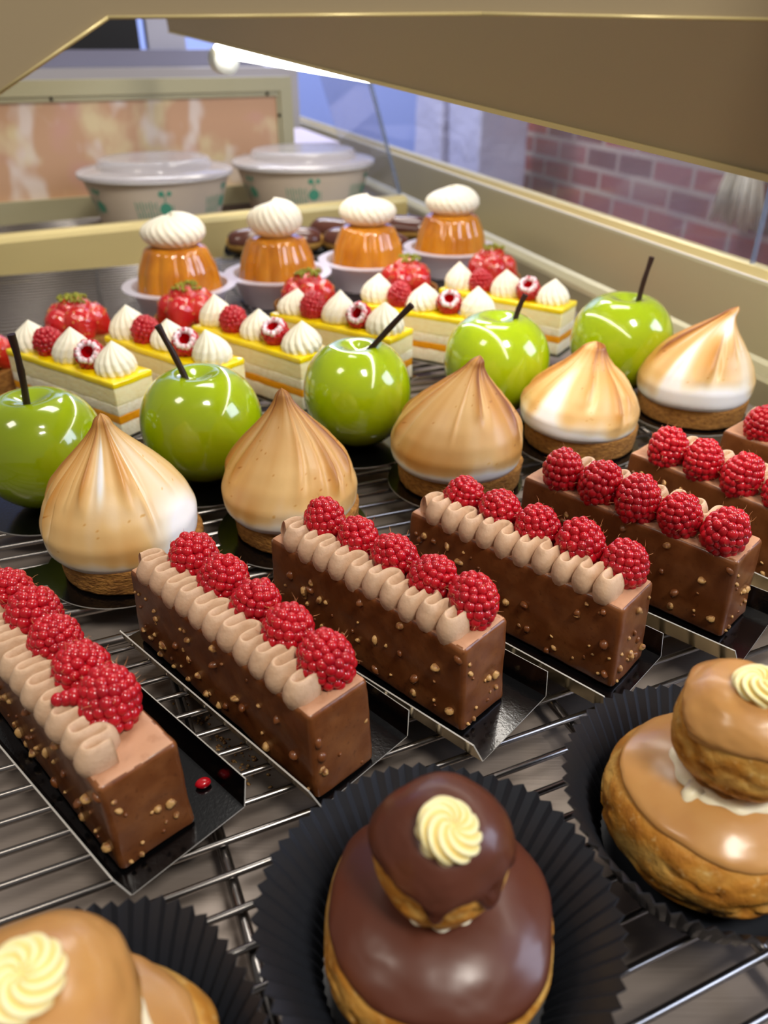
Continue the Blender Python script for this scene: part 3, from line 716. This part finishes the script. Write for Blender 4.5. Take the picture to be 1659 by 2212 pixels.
# ------------------------------------------------------------------ green apple desserts
def apple(R, Hh, seed):
    p = []
    for a in np.linspace(-PI / 2, PI / 2, 72):
        c, s_ = math.cos(a), math.sin(a)
        r = R * c ** .92 * (1 + .015 * s_); z = Hh / 2 + Hh / 2 * np.sign(s_) * abs(s_) ** .96
        z -= .0075 * math.exp(-(r / (R * .30)) ** 2) * (s_ > 0)
        p.append((max(r, .0001), z))
    V, F = lathe(p, 96)
    V[:, 2] = np.maximum(V[:, 2], 0.0)
    g = 1 + .010 * fbm(V, 1.2 / R, seed, 2)
    V[:, :2] *= g[:, None]
    return MB().add(V, F)
APP = [  # x, y, R, H, stem base offset, stem vector
    (-.2015, .4065, .0365, .071, (-.001, -.002), (.0022, -.002, .0415), 'green glazed apple dessert cut off by the left edge, dark stick stem upright'),
    (-.1130, .4380, .0372, .0735, (-.006, -.004), (-.0105, 0, .034), 'green glazed apple dessert behind and between the two leftmost meringue tarts'),
    (-.0180, .4880, .0364, .0735, (.006, -.004), (.0305, -.006, .033), 'green glazed apple dessert with its stem leaning far to the right'),
    (.0830, .5440, .0386, .0755, (.010, -.004), (.0065, 0, .0205), 'green glazed apple dessert with a short stem, behind the evenly golden meringue'),
    (.1865, .5880, .0388, .0770, (.008, -.004), (.003, 0, .0345), 'green glazed apple dessert rightmost, near the pale gold rail'),
]
for i, (x, y, R, H, so, sv, lab) in enumerate(APP):
    root = thing('apple_dessert', lab, 'dessert', (x, y, 0.0008), 0, 'green glazed apple desserts')
    apple(R, H, 50 + i).build('glazed_apple', M_apple, root)
    b = np.array([so[0], so[1], H - .0075]); v = np.array(sv)
    pth = [b + v * t + np.array([.001 * math.sin(t * 3 + i), 0, 0]) for t in np.linspace(0, 1, 9)]
    P, F = tube(pth, [.0021, .002, .0019, .0019, .002, .0019, .0018, .002, .0022], 12)
    P = P + .0002 * np.stack([fbm(P, 400, i, 2)] * 3, -1)
    MB().add(P, F).build('stem', M_stem, root, sharp=50)
    o = round_card(0.040, R_(225)).build('round_card', [M_blackcard, M_goldcard, M_cardedge], smooth=False, loc=(x, y, 0))
    tag(o, 'black round card under the ' + ['leftmost green apple', 'second green apple from the left', 'green apple with the far leaning stem', 'green apple with the short stem', 'rightmost green apple'][i], 'card', 'black round cards under the green apples')

# ------------------------------------------------------------------ mango slices with cream kisses
def kiss(R, H, k, twist, seed, bend=(0, 0)):
    n, m_ = k * 10, 30
    th = np.linspace(0, 2 * PI, n, endpoint=False); t = np.linspace(0, 1, m_)
    T, t2 = np.meshgrid(th, t, indexing='ij')
    rid = np.abs(np.cos((T + twist * t2) * k / 2))
    base = np.interp(t2, [0, .08, .25, .45, .65, .82, .93, 1], [.86, .97, 1, .88, .62, .32, .13, .0])
    r = R * base * (1 - .15 * (1 - rid) * (1 - .4 * t2))
    X = r * np.cos(T) + bend[0] * t2 ** 2; Y = r * np.sin(T) + bend[1] * t2 ** 2
    V, F = grid(X, Y, H * t2, cu=True); F.append([i * m_ for i in range(n)][::-1])
    return MB().add(V, F)
KISS = [mesh_only(kiss(.0152, .0235, 14, .5, 1, (.001, 0)), 'cream_kiss', M_whip), mesh_only(kiss(.0145, .0240, 13, -.5, 2, (-.002, .001)), 'cream_kiss', M_whip), mesh_only(kiss(.0156, .0215, 14, .7, 3, (.003, 0)), 'cream_kiss', M_whip)]
def layer(lx, ly, z0, z1, r, seed, dz=.0004):
    V, F, N_ = rbox(lx, ly, z1 - z0, r, .004); V = V + N_ * (dz * fbm(V, 140, seed, 3))[:, None]; V[:, 2] += z0
    return MB().add(V, F)
SL, SW = .124, .0335
LAY = [('sponge_base', 0, .0115, M_whitesponge, .0010), ('mango_layer', .0105, .0170, M_mango, .0008), ('cream_layer', .0165, .0245, M_whitesponge, .0010), ('sponge_layer', .0240, .0385, M_mousse, .0010), ('yellow_glaze', .0362, .0415, M_lemonglaze, .0016)]
LM = [mesh_only(layer(SL + (.0008 if q == 4 else 0), SW + (.0008 if q == 4 else 0), a, b, r, 60 + q), n, mm) for q, (n, a, b, mm, r) in enumerate(LAY)]
SLICES = [  # middle-kiss position, angle, label
    (-.2255, .5400, 145.5, 'yellow glazed layered slice with cream kisses, leftmost of the six'),
    (-.1620, .5665, 142, 'yellow glazed layered slice behind the second green apple from the left'),
    (-.0990, .5920, 141, 'yellow glazed layered slice to the left of the far leaning apple stem'),
    (-.0370, .6320, 146, 'yellow glazed layered slice directly behind the apple with the far leaning stem'),
    (.0375, .6680, 152, 'yellow glazed layered slice directly behind the apple with the short stem'),
    (.1130, .7110, 146, 'yellow glazed layered slice rightmost of the six, beside the rightmost apple'),
]
rnd = random.Random(77)
for i, (x, y, t, lab) in enumerate(SLICES):
    root = thing('mango_slice', lab, 'cake', (x, y, 0.0008), R_(t), 'yellow glazed layered slices')
    for me, (n, *_r) in zip(LM, LAY): inst(me, n, root)
    for k, xx in enumerate((-.046, 0.002, .049)):
        inst(KISS[(k + i) % 3], 'cream_kiss', root, (xx + rnd.uniform(-.002, .002), rnd.uniform(-.002, .002), .0408), (0, rnd.uniform(-.1, .1), rnd.uniform(0, 6)), rnd.uniform(.96, 1.06))
    o = inst(RASP[(i * 3) % 5], 'raspberry', root, (.0255, .003, .0495), (rnd.uniform(-.3, .3), .2, rnd.uniform(0, 6)), 1.2); 
    o = inst(RASP_HOLLOW[i % 2], 'raspberry', root, (-.0225, .003, .0500), (0, 0, 0), 1.2)
    o['label'] = 'hollow raspberry with sugar dusted rim'
    # opening turned up and towards the front of the case
    axm = Matrix.Rotation(-R_(t), 3, 'Z') @ Matrix.Rotation(R_(180 - (58 + 8 * (i % 3))), 3, 'X') @ Matrix.Rotation(.4 * i, 3, 'Z')
    o.rotation_euler = (Matrix.Rotation(-R_(t) + rnd.uniform(-.4, .2), 3, 'Z') @ Matrix.Rotation(R_(-125 - 10 * (i % 3)), 3, 'X')).to_euler()
    m = MB(); sheet(m, [(-.0655, -.0205, .0006), (.0655, -.0205, .0006), (.0655, .0205, .0006), (-.0655, .0205, .0006)], .0006)
    o = m.build('slice_card', [M_blackcard, M_goldcard, M_cardedge], smooth=False, loc=(x, y, 0), rot=(0, 0, R_(t)))
    tag(o, 'flat black card under the yellow slice that is ' + ['leftmost of the six', 'second from the left', 'third from the left', 'third from the right', 'second from the right', 'rightmost of the six'][i], 'card', 'black cards under the yellow slices')

# ------------------------------------------------------------------ strawberry tarts
def strawberry(seed):
    V, F = ico(4); V = V.copy()
    t = V[:, 2]
    r = np.interp(t, [-1, -.6, 0, .5, .9, 1], [.25, .62, .98, 1.08, .8, .4]); ln = np.hypot(V[:, 0], V[:, 1]) + 1e-6
    V[:, 0] *= r * .0112; V[:, 1] *= r * .0105; V[:, 2] *= .0150
    rnd = np.random.RandomState(seed); mb = MB()
    mb.add(V * (1 + .03 * fbm(V, 120, seed, 2))[:, None], F, 0)
    Vi, Fi = ico(1)
    for k in range(46):
        d = rnd.normal(size=3); d /= np.linalg.norm(d); j = np.argmax(V @ (d / np.linalg.norm(V, axis=1).mean()))
        mb.add(Vi * np.array([.0005, .0005, .0008]) + V[j] * 1.0, Fi, 1)
    return mb
M_seed = mat('strawberry_seed', 'd9a24a', 0.4)
STR = [mesh_only(strawberry(s), 'strawberry', [M_straw, M_seed]) for s in (1, 2)]
def crumb_mb(seed, R, n):
    rnd = random.Random(seed); mb = MB(); Vi, Fi = ico(1)
    for k in range(n):
        a = rnd.uniform(0, 6.28); r = R * rnd.random() ** .6; s_ = rnd.uniform(.0010, .0022)
        mb.add(Vi * (1 + .3 * fbm(Vi, 1.5, seed * 50 + k, 1))[:, None], Fi, 0, TR((r * math.cos(a), r * math.sin(a), rnd.uniform(-.001, .0022) - .25 * r), (rnd.random() * 6, rnd.random() * 6, 0), (s_, s_ * .8, s_ * .7)))
    return mb
TART = [(-.2770, .6800, 'strawberry tart with pistachio crumbs behind the leftmost yellow slice'), (-.1850, .7190, 'strawberry tart in front of the leftmost syrup cake'),
        (-.0765, .7660, 'strawberry tart in front of the second syrup cake from the left'), (.0240, .8270, 'strawberry tart in front of the third syrup cake from the left'), (.1195, .8740, 'strawberry tart by the gold rail, in front of the rightmost syrup cake'),
        (-.3260, .5930, 'tart with a glazed red topping, cut off by the left edge')]
pr_ = [(.0001, 0), (.0300, 0), (.0318, .001), (.0335, .017), (.0330, .019), (.0315, .0185), (.0305, .014), (.0001, .014)]
V, F = lathe(pr_, 60); V[:, :2] *= (1 + .012 * fbm(V, 160, 4, 3))[:, None]
SHELL = mesh_only(MB().add(V, F), 'tart_shell', M_sable, sharp=50)
for i, (x, y, lab) in enumerate(TART):
    root = thing('strawberry_tart', lab, 'tart', (x, y, 0.0002), .5 * i, 'strawberry tarts')
    inst(SHELL, 'tart_shell', root)
    for k in range(5):
        a = 2 * PI * k / 5 + .3
        inst(STR[k % 2], 'strawberry', root, (.0165 * math.cos(a), .0165 * math.sin(a), .0250), (0, R_(-42), a), 1.30 + .08 * math.sin(k * 2 + i))
    for k in range(3):
        a = 2 * PI * k / 3 + .7 * i
        inst(STR[k % 2], 'strawberry', root, (.0060 * math.cos(a), .0060 * math.sin(a), .0345), (0, R_(-18), a), 1.0)
    tag(crumb_mb(i, .013, 70).build('pistachio_crumbs', M_pist, root, loc=(.001, -.002, .0500)), None, None, None, 'stuff')

# ------------------------------------------------------------------ syrup cakes in plastic cups
def baba_mb():
    n, k = 120, 24; th = np.linspace(0, 2 * PI, n, endpoint=False); t = np.linspace(0, 1, k)
    T, t2 = np.meshgrid(th, t, indexing='ij')
    fl = np.abs(np.cos(T * 6)) ** .7
    r = np.interp(t2, [0, .05, .5, .85, .95, 1], [.0405, .0415, .0370, .0300, .0255, .0002]) * (1 - .055 * (1 - fl) * sm(0, .1, t2) * (1 - sm(.8, 1, t2)))
    z = np.interp(t2, [0, .05, .5, .85, .95, 1], [0, .002, .024, .040, .0435, .0440])
    V, F = grid(r * np.cos(T), r * np.sin(T), z, cu=True); F.append([i * k for i in range(n)][::-1])
    return MB().add(V, F)
def swirl_mb(seed, k=22):
    n, m_ = 176, 34; th = np.linspace(0, 2 * PI, n, endpoint=False); u = np.linspace(0, 1, m_)
    T, Uu = np.meshgrid(th, u, indexing='ij')
    a = -PI / 2 * .8 + Uu * (PI / 2 * 1.8)
    rid = np.abs(np.cos((T + 1.1 * Uu + .3 * seed) * k / 2))
    r = .0305 * np.cos(a) * (1 - .045 * (1 - rid)); r = np.maximum(r, .0001)
    z = .0165 + .0165 * np.sin(a) + .0022 * np.sin(T + seed) * sm(.4, .8, Uu) - .0015 * np.exp(-((T - 2) % (2 * PI)) / .4) * sm(.3, .8, Uu)
    V, F = grid(r * np.cos(T), r * np.sin(T), z, cu=True); F.append([i * m_ for i in range(n)][::-1])
    V[:, 0] *= 1.05
    return MB().add(V, F)
BABA = mesh_only(baba_mb(), 'soaked_cake', M_baba); SWIRL = [mesh_only(swirl_mb(s), 'cream_swirl', M_whip) for s in (1, 2, 4)]
cp = [(.0001, 0), (.040, 0), (.0415, .0012), (.0500, .0300), (.0525, .0312), (.0580, .0312), (.0585, .0305), (.0575, .0297), (.0510, .0297), (.0425, .0018), (.0405, .0010), (.0001, .0010)]
cp = [(r, z) for r, z in cp]
V, F = lathe([(r, z) for r, z in [(.0001, .0)] + [(.040, 0), (.0500, .0296), (.0585, .0300), (.0585, .0312), (.0490, .0312), (.0392, .0012), (.0001, .0012)]], 64)
CUP = mesh_only(MB().add(V, F), 'plastic_cup', M_cup, sharp=40)
BB = [(-.2085, .7930, 1.0, 'leftmost amber syrup cake topped with an oval of whipped cream'), (-.1140, .8430, .97, 'amber syrup cake second from the left, its whipped cream tall and round'),
      (-.0180, .9030, .97, 'amber syrup cake third from the left with a rounded cream swirl'), (.0805, .9640, 1.0, 'rightmost amber syrup cake with ridged cream, near the gold rail')]
for i, (x, y, sc, lab) in enumerate(BB):
    o = bpy.data.objects.new('plastic_cup', CUP); COL.objects.link(o); o.location = (x, y, 0.0003); o.scale = (.98, .98, .98)
    tag(o, 'frosted plastic cup around the ' + ['leftmost syrup cake', 'second syrup cake from the left', 'third syrup cake from the left', 'rightmost syrup cake'][i], 'cup', 'frosted plastic cups')
    root = thing('syrup_cake', lab, 'cake', (x, y, 0.0225), .7 * i, 'amber syrup cakes with whipped cream')
    inst(BABA, 'soaked_cake', root, sc=sc * 1.06)
    s_ = inst(SWIRL[i % 3], 'cream_swirl', root, (0, 0, .0425), (0, 0, -.7 * i), (1, 1, 1.0) if i != 1 else (.90, .90, 1.15))
# ------------------------------------------------------------------ eclairs behind the syrup cakes
def bar_mb(L, r, zs, z0, a0, a1, nu=40, nv=20, seed=0, flat=1.0):
    s_ = np.linspace(-1, 1, nu); q = np.linspace(a0, a1, nv, endpoint=abs(a1 - a0) < 6.2)
    Sx, Q = np.meshgrid(s_, q, indexing='ij')
    rr = r * np.clip(1 - np.abs(Sx) ** 6, 0, 1) ** .5
    V, F = grid(L / 2 * Sx, rr * np.cos(Q), z0 + rr * np.sin(Q) * zs, cv=abs(a1 - a0) > 6.2)
    V = V * (1 + .02 * fbm(V, 60, seed, 2))[:, None]
    return MB().add(V, F)
EC = [(-.1450, 1.062, 8, 'chocolate iced eclair with bare end, by the divider left of the others'), (-.0230, 1.045, -28, 'chocolate iced eclair between the second and third syrup cakes'),
      (.0050, 1.150, -12, 'chocolate iced eclair lying just in front of the divider end'), (-.045, 1.115, -25, 'chocolate iced eclair lying behind its neighbours, before the divider')]
for i, (x, y, t, lab) in enumerate(EC):
    m = MB(); sheet(m, [(-.070, -.023, .0006), (.070, -.023, .0006), (.070, .023, .0006), (-.070, .023, .0006)], .0006)
    if i < 3:
        sheet(m, [(-.070, .023, .0006), (.070, .023, .0006), (.066, .026, .009), (-.066, .026, .009)], .0006)
    z = 0 if i < 3 else 0.0
    o = m.build('eclair_card', [M_blackcard, M_goldcard, M_cardedge], smooth=False, loc=(x, y, z), rot=(0, 0, R_(t)))
    tag(o, 'black card under the ' + ['eclair left of the others', 'eclair between two syrup cakes', 'eclair just before the divider end', 'hindmost eclair'][i], 'card', 'black cards under the eclairs')
    root = thing('eclair', lab, 'pastry', (x, y, z + .0008), R_(t), 'chocolate iced eclairs')
    bar_mb(.130, .0195, .80, .0157, 0, 2 * PI, seed=i).build('choux_shell', M_choux, root)
    bar_mb(.129, .0206, .82, .0160, -.05, PI + .05, seed=i).build('chocolate_icing', M_eclair_glaze, root)

# ------------------------------------------------------------------ paper bowls with clear lids
def bowl(x, y, R, H, lab, rz):
    root = thing('paper_bowl', lab, 'bowl', (x, y, 0.0002), rz, 'lidded paper bowls')
    V, F = lathe([(.0001, 0), (R * .74, 0), (R * .76, .001), (R * .96, H), (R * .93, H), (R * .73, .002), (.0001, .002)], 80)
    MB().add(V, F).build('bowl_body', M_bowl, root, sharp=40)
    P = [(R * .985 + .0032 * math.cos(a), H + .0030 * math.sin(a)) for a in np.linspace(0, 2 * PI, 13)]
    V, F = lathe(P, 80); MB().add(V, F).build('rolled_rim', M_rimw, root)
    lp = [(R * .99, H + .0033), (R * 1.015, H + .001), (R * 1.02, H + .0045), (R * .97, H + .0075), (R * .80, H + .0085), (R * .76, H + .0095), (R * .72, H + .0200), (R * .68, H + .0215), (R * .45, H + .0205), (.0001, H + .0200)]
    lp2 = [(max(r - .0006, .0001), z - .0007) for r, z in lp[::-1]]
    V, F = lathe(lp + lp2, 80); MB().add(V, F).build('clear_lid', M_lid, root, sharp=50)
    m = None
    def patch(az, zc, w, h):
        n = 5; a = np.linspace(az - w / 2, az + w / 2, n)
        V = []; 
        for zz in (zc - h / 2, zc + h / 2):
            rr = R * (.76 + .20 * zz / H)
            for off in (.0001, .0006): V += [((rr + off) * math.cos(q), (rr + off) * math.sin(q), zz) for q in a]
        F = []
        for i in range(n - 1): F += [(n + i, n + i + 1, 3 * n + i + 1, 3 * n + i), (2 * n + i, 3 * n + i, 3 * n + i + 1, 2 * n + i + 1), (i, i + 1, n + i + 1, n + i)]
        m.add(V, F)
    def dot(az, zc, rad):
        V = []; k = 18
        for i in range(k):
            q = 2 * PI * i / k; zz = zc + rad * math.sin(q); rr = R * (.76 + .20 * zz / H) + .0006; aa = az + rad * math.cos(q) / rr
            V.append((rr * math.cos(aa), rr * math.sin(aa), zz))
        m.add(V, [list(range(k))])
    for az in (R_(-90), R_(-152), R_(-28), R_(90)):
        m = MB(); hs = [8, 5, 9, 6, 5, 9, 5, 7]
        for k, h in enumerate(hs):
            patch(az - .36 + .042 * k, H * .58, .011, .0011 * h + .004)
            patch(az - .36 + .042 * k + .010, H * .58 - .0125, .012, .0011 * hs[(k + 3) % 8] + .003)
        dot(az + .06, H * .52, .0085); dot(az + .015, H * .80, .0042); dot(az + .12, H * .80, .0034); patch(az + .06, H * .69, .014, .012)
        patch(az + .17, H * .50, .010, .014)
        m.build('printed_logo', M_green, root, smooth=False)
bowl(-.3420, 1.2500, .1120, .0760, 'lidded pale paper bowl with green print, on the left behind the divider', R_(16))
bowl(-.1330, 1.3850, .1155, .0740, 'lidded pale paper bowl with green print, near the end of the divider', R_(10))

# ------------------------------------------------------------------ behind the case
M_frame = mat('pale_gold_frame', 'b9b391', 0.4, 0.2)
M_print = mat('peach_floral_print', 'd0a583', 0.35, noise=[(14, 3, 0.50, 0.62, 'e6d3a6', (1, 1, .7), .9), (19, 2, 0.55, 0.66, 'eedfd4', (1, 1, .6), .85), (9, 2, .55, .7, 'd9a0a4', U, .5)])
bp = thing('framed_panel', 'gold framed panel with a peach floral print behind the paper bowls', 'panel', (-.170, 1.555, -.010), R_(180 + 27.2))
Lp = 1.1; Hp = .2035
MB().box((.018, .004, .004), (Lp, .010, Hp - .020)).build('printed_sheet', M_print, bp, smooth=False)
m = MB().box((0, 0, 0), (.022, .018, Hp)); m.box((.022, 0, Hp - .022), (Lp, .018, Hp)); m.box((.022, 0, 0), (Lp, .022, .034)); m.box((.022, .006, Hp - .030), (Lp, .014, Hp - .022)); m.box((.022, .006, .034), (.028, .014, Hp - .03))
m.build('frame', M_frame, bp, smooth=False)
m = MB()
for px_ in (.045, .40): 
    V, F = lathe([(.0001, .002), (.0028, .0012), (.0030, 0)], 12); m.add(V, F, 0, TR((px_, .0145, Hp - .026), (R_(-90), 0, 0)))
V, F = lathe([(.0001, .002), (.0028, .0012), (.0030, 0)], 12); m.add(V, F, 0, TR((.025, .0145, Hp - .060), (R_(-90), 0, 0)))
m.build('screw', mat('dark_screw', '3b332c', .5, .6), bp)
# counter, machine and column further back
M_counter = mat('grey_counter', 'b5b2b4', 0.35); M_lav = mat('lavender_steel', '8f8fa6', 0.35, .3); M_black = mat('black_machine', '17181c', 0.4); M_col = mat('frosted_column', 'b9bacb', .5)
o = MB().box((-1.5, 0, -.9), (.0, .55, .197)).build('back_counter', M_counter, smooth=False, loc=(-.20, 2.05, 0), rot=(0, 0, R_(20))); tag(o, 'pale grey counter behind the framed panel', 'counter')
bm_ = thing('black_machine', 'black machine with steel base on the back counter', 'machine', (-.62, 2.06, .1975), R_(20))
MB().box((-.5, 0, .034), (.06, .4, .5)).build('housing', M_black, bm_, smooth=False)
MB().box((-.5, -.03, 0), (.34, .42, .034)).build('steel_base', M_lav, bm_, smooth=False)
o = MB().box((0, 0, 0), (.085, .08, .4)).build('frosted_column', M_col, smooth=False, loc=(-.545, 2.085, .2320), rot=(0, 0, R_(20))); tag(o, 'frosted grey column standing beside the black machine', 'column')

# shop floor and walls beyond the glass
def brick_mat():
    m = bpy.data.materials.new('red_brick'); m.use_nodes = True; N = m.node_tree.nodes; L = m.node_tree.links; b = N['Principled BSDF']
    tc = N.new('ShaderNodeTexCoord'); mp = N.new('ShaderNodeMapping'); L.new(tc.outputs['Object'], mp.inputs[0]); mp.inputs['Rotation'].default_value = (R_(90), 0, 0)
    br = N.new('ShaderNodeTexBrick'); L.new(mp.outputs[0], br.inputs[0])
    for k, v in (('Scale', 1.0), ('Mortar Size', .010), ('Brick Width', .205), ('Row Height', .074), ('Bias', -.1), ('Mortar Smooth', .2)): br.inputs[k].default_value = v
    br.inputs['Color1'].default_value = srgb('8a3a34'); br.inputs['Color2'].default_value = srgb('4a2a2c'); br.inputs['Mortar'].default_value = srgb('9c8c84')
    n = N.new('ShaderNodeTexNoise'); n.inputs['Scale'].default_value = 1.6; L.new(tc.outputs['Object'], n.inputs[0])
    mr = N.new('ShaderNodeMapRange'); mr.inputs[1].default_value = .42; mr.inputs[2].default_value = .62; mr.inputs[4].default_value = .55; L.new(n.outputs[0], mr.inputs[0])
    mx = N.new('ShaderNodeMix'); mx.data_type = 'RGBA'; L.new(mr.outputs[0], mx.inputs['Factor']); L.new(br.outputs[0], mx.inputs['A']); mx.inputs['B'].default_value = srgb('6d5c6a'); L.new(mx.outputs['Result'], b.inputs['Base Color'])  # lilac-grey patches paint bluish reflections into the brick colour
    b.inputs['Roughness'].default_value = .8
    return m
o = MB().box((-1.6, 0, -1.0), (1.9, .12, 1.6)).build('wall_brick', brick_mat(), smooth=False, loc=(0.95, 2.55, 0), rot=(0, 0, R_(108.5 - 180)))
tag(o, None, None, None, 'structure')
M_blue = mat('periwinkle_wall', '8ea2e4', .5); M_lilac = mat('lilac_box', 'c9c3de', .5)
o = MB().box((-2.6, 0, -1.0), (2.6, .1, 2.2)).build('wall_back', M_blue, smooth=False, loc=(-.6, 4.4, 0), rot=(0, 0, R_(8))); tag(o, None, None, None, 'structure')
o = MB().box((-4, -2, -1.02), (4, 6, -1.0)).build('floor_shop', mat('shop_tiles', '8b8790', .4), smooth=False); tag(o, None, None, None, 'structure')

def bag(x, y, z, w, d, h, rz, lab, seed):
    V, F, N_ = rbox(w, d, h, .012, .03); V = V + N_ * (.010 * fbm(V, 9, seed, 3))[:, None]
    o = MB().add(V, F).build('paper_bag', M_bag, loc=(x, y, z), rot=(0, 0, rz)); tag(o, lab, 'bag', 'white paper bags beyond the glass')
M_bag = mat('white_paper_bag', 'b3b2cc', .6, bump=[(30, 3, .5, .01, U)])
ld = MB().box((-.75, -.12, -.42), (.75, .12, -.40)); ld.box((-.75, -.12, -1.0), (-.72, .12, -.42)); ld.box((.72, -.12, -1.0), (.75, .12, -.42))
o = ld.build('wall_ledge', M_counter, smooth=False, loc=(.55, 2.95, 0), rot=(0, 0, R_(108.5))); tag(o, 'grey ledge along the brick wall under the white paper bags', 'ledge')
bag(.400, 3.30, -.40, .30, .20, .62, R_(108), 'white paper bag nearer the brick edge, beyond the front glass', 1)
bag(.275, 3.62, -.40, .26, .20, .50, R_(112), 'white paper bag farther from the brick edge, beyond the front glass', 2)
o = MB().box((-.15, 0, -.017), (0, .34, .076)).build('lilac_box', M_lilac, smooth=False, loc=(-.088, 1.68, 0), rot=(0, 0, R_(18.5))); tag(o, 'pale lilac box behind the paper bowl near the divider end', 'box')
m = MB(); Vi, Fi = ico(1); rnd = random.Random(3)
for cx, cy, n, sp_ in ((-.0832, .2444, 30, .0035), (-.0588, .2199, 60, .006), (-.0920, .2560, 24, .003), (-.070, .2320, 26, .003)):
    for k in range(n):
        q = rnd.uniform(.0003, .0009); m.add(Vi, Fi, 0, TR((cx + rnd.gauss(0, sp_), cy + rnd.gauss(0, sp_), -.018 + q * .5), (rnd.random() * 6, rnd.random() * 6, 0), (q * 1.4, q, q * .6)))
o = m.build('crumbs', M_nut); tag(o, 'golden crumbs scattered on the steel shelf between two card trays', 'crumbs', None, 'stuff')
br_ = thing('straw_broom', 'pale straw broom head hanging against the brick wall beyond the glass', 'broom', (0.985, 2.27, -0.19), R_(108.5))
M_strawb = mat('pale_straw', 'cfc8b8', .6, noise=[(90, 3, .45, .7, 'a89c86', (1, 1, .1), .8)])
m = MB(); rnd = random.Random(12)
for k in range(120):
    a = rnd.uniform(-1, 1); d = rnd.uniform(-1, 1)
    P, F = tube([(a * .03, d * .012, .20), (a * .065, d * .022, .09), (a * .085 + rnd.uniform(-.01, .01), d * .028, rnd.uniform(-.01, .015))], [.0035, .003, .0012], 5); m.add(P, F)
m.build('bristles', M_strawb, br_)
P, F = tube([(0, 0, .17), (0, 0, .95)], .012, 12); MB().add(P, F).build('handle', M_counter, br_)
P, F = tube([(-.035, 0, .18), (.035, 0, .18)], .014, 12); MB().add(P, F).build('binding', M_counter, br_)
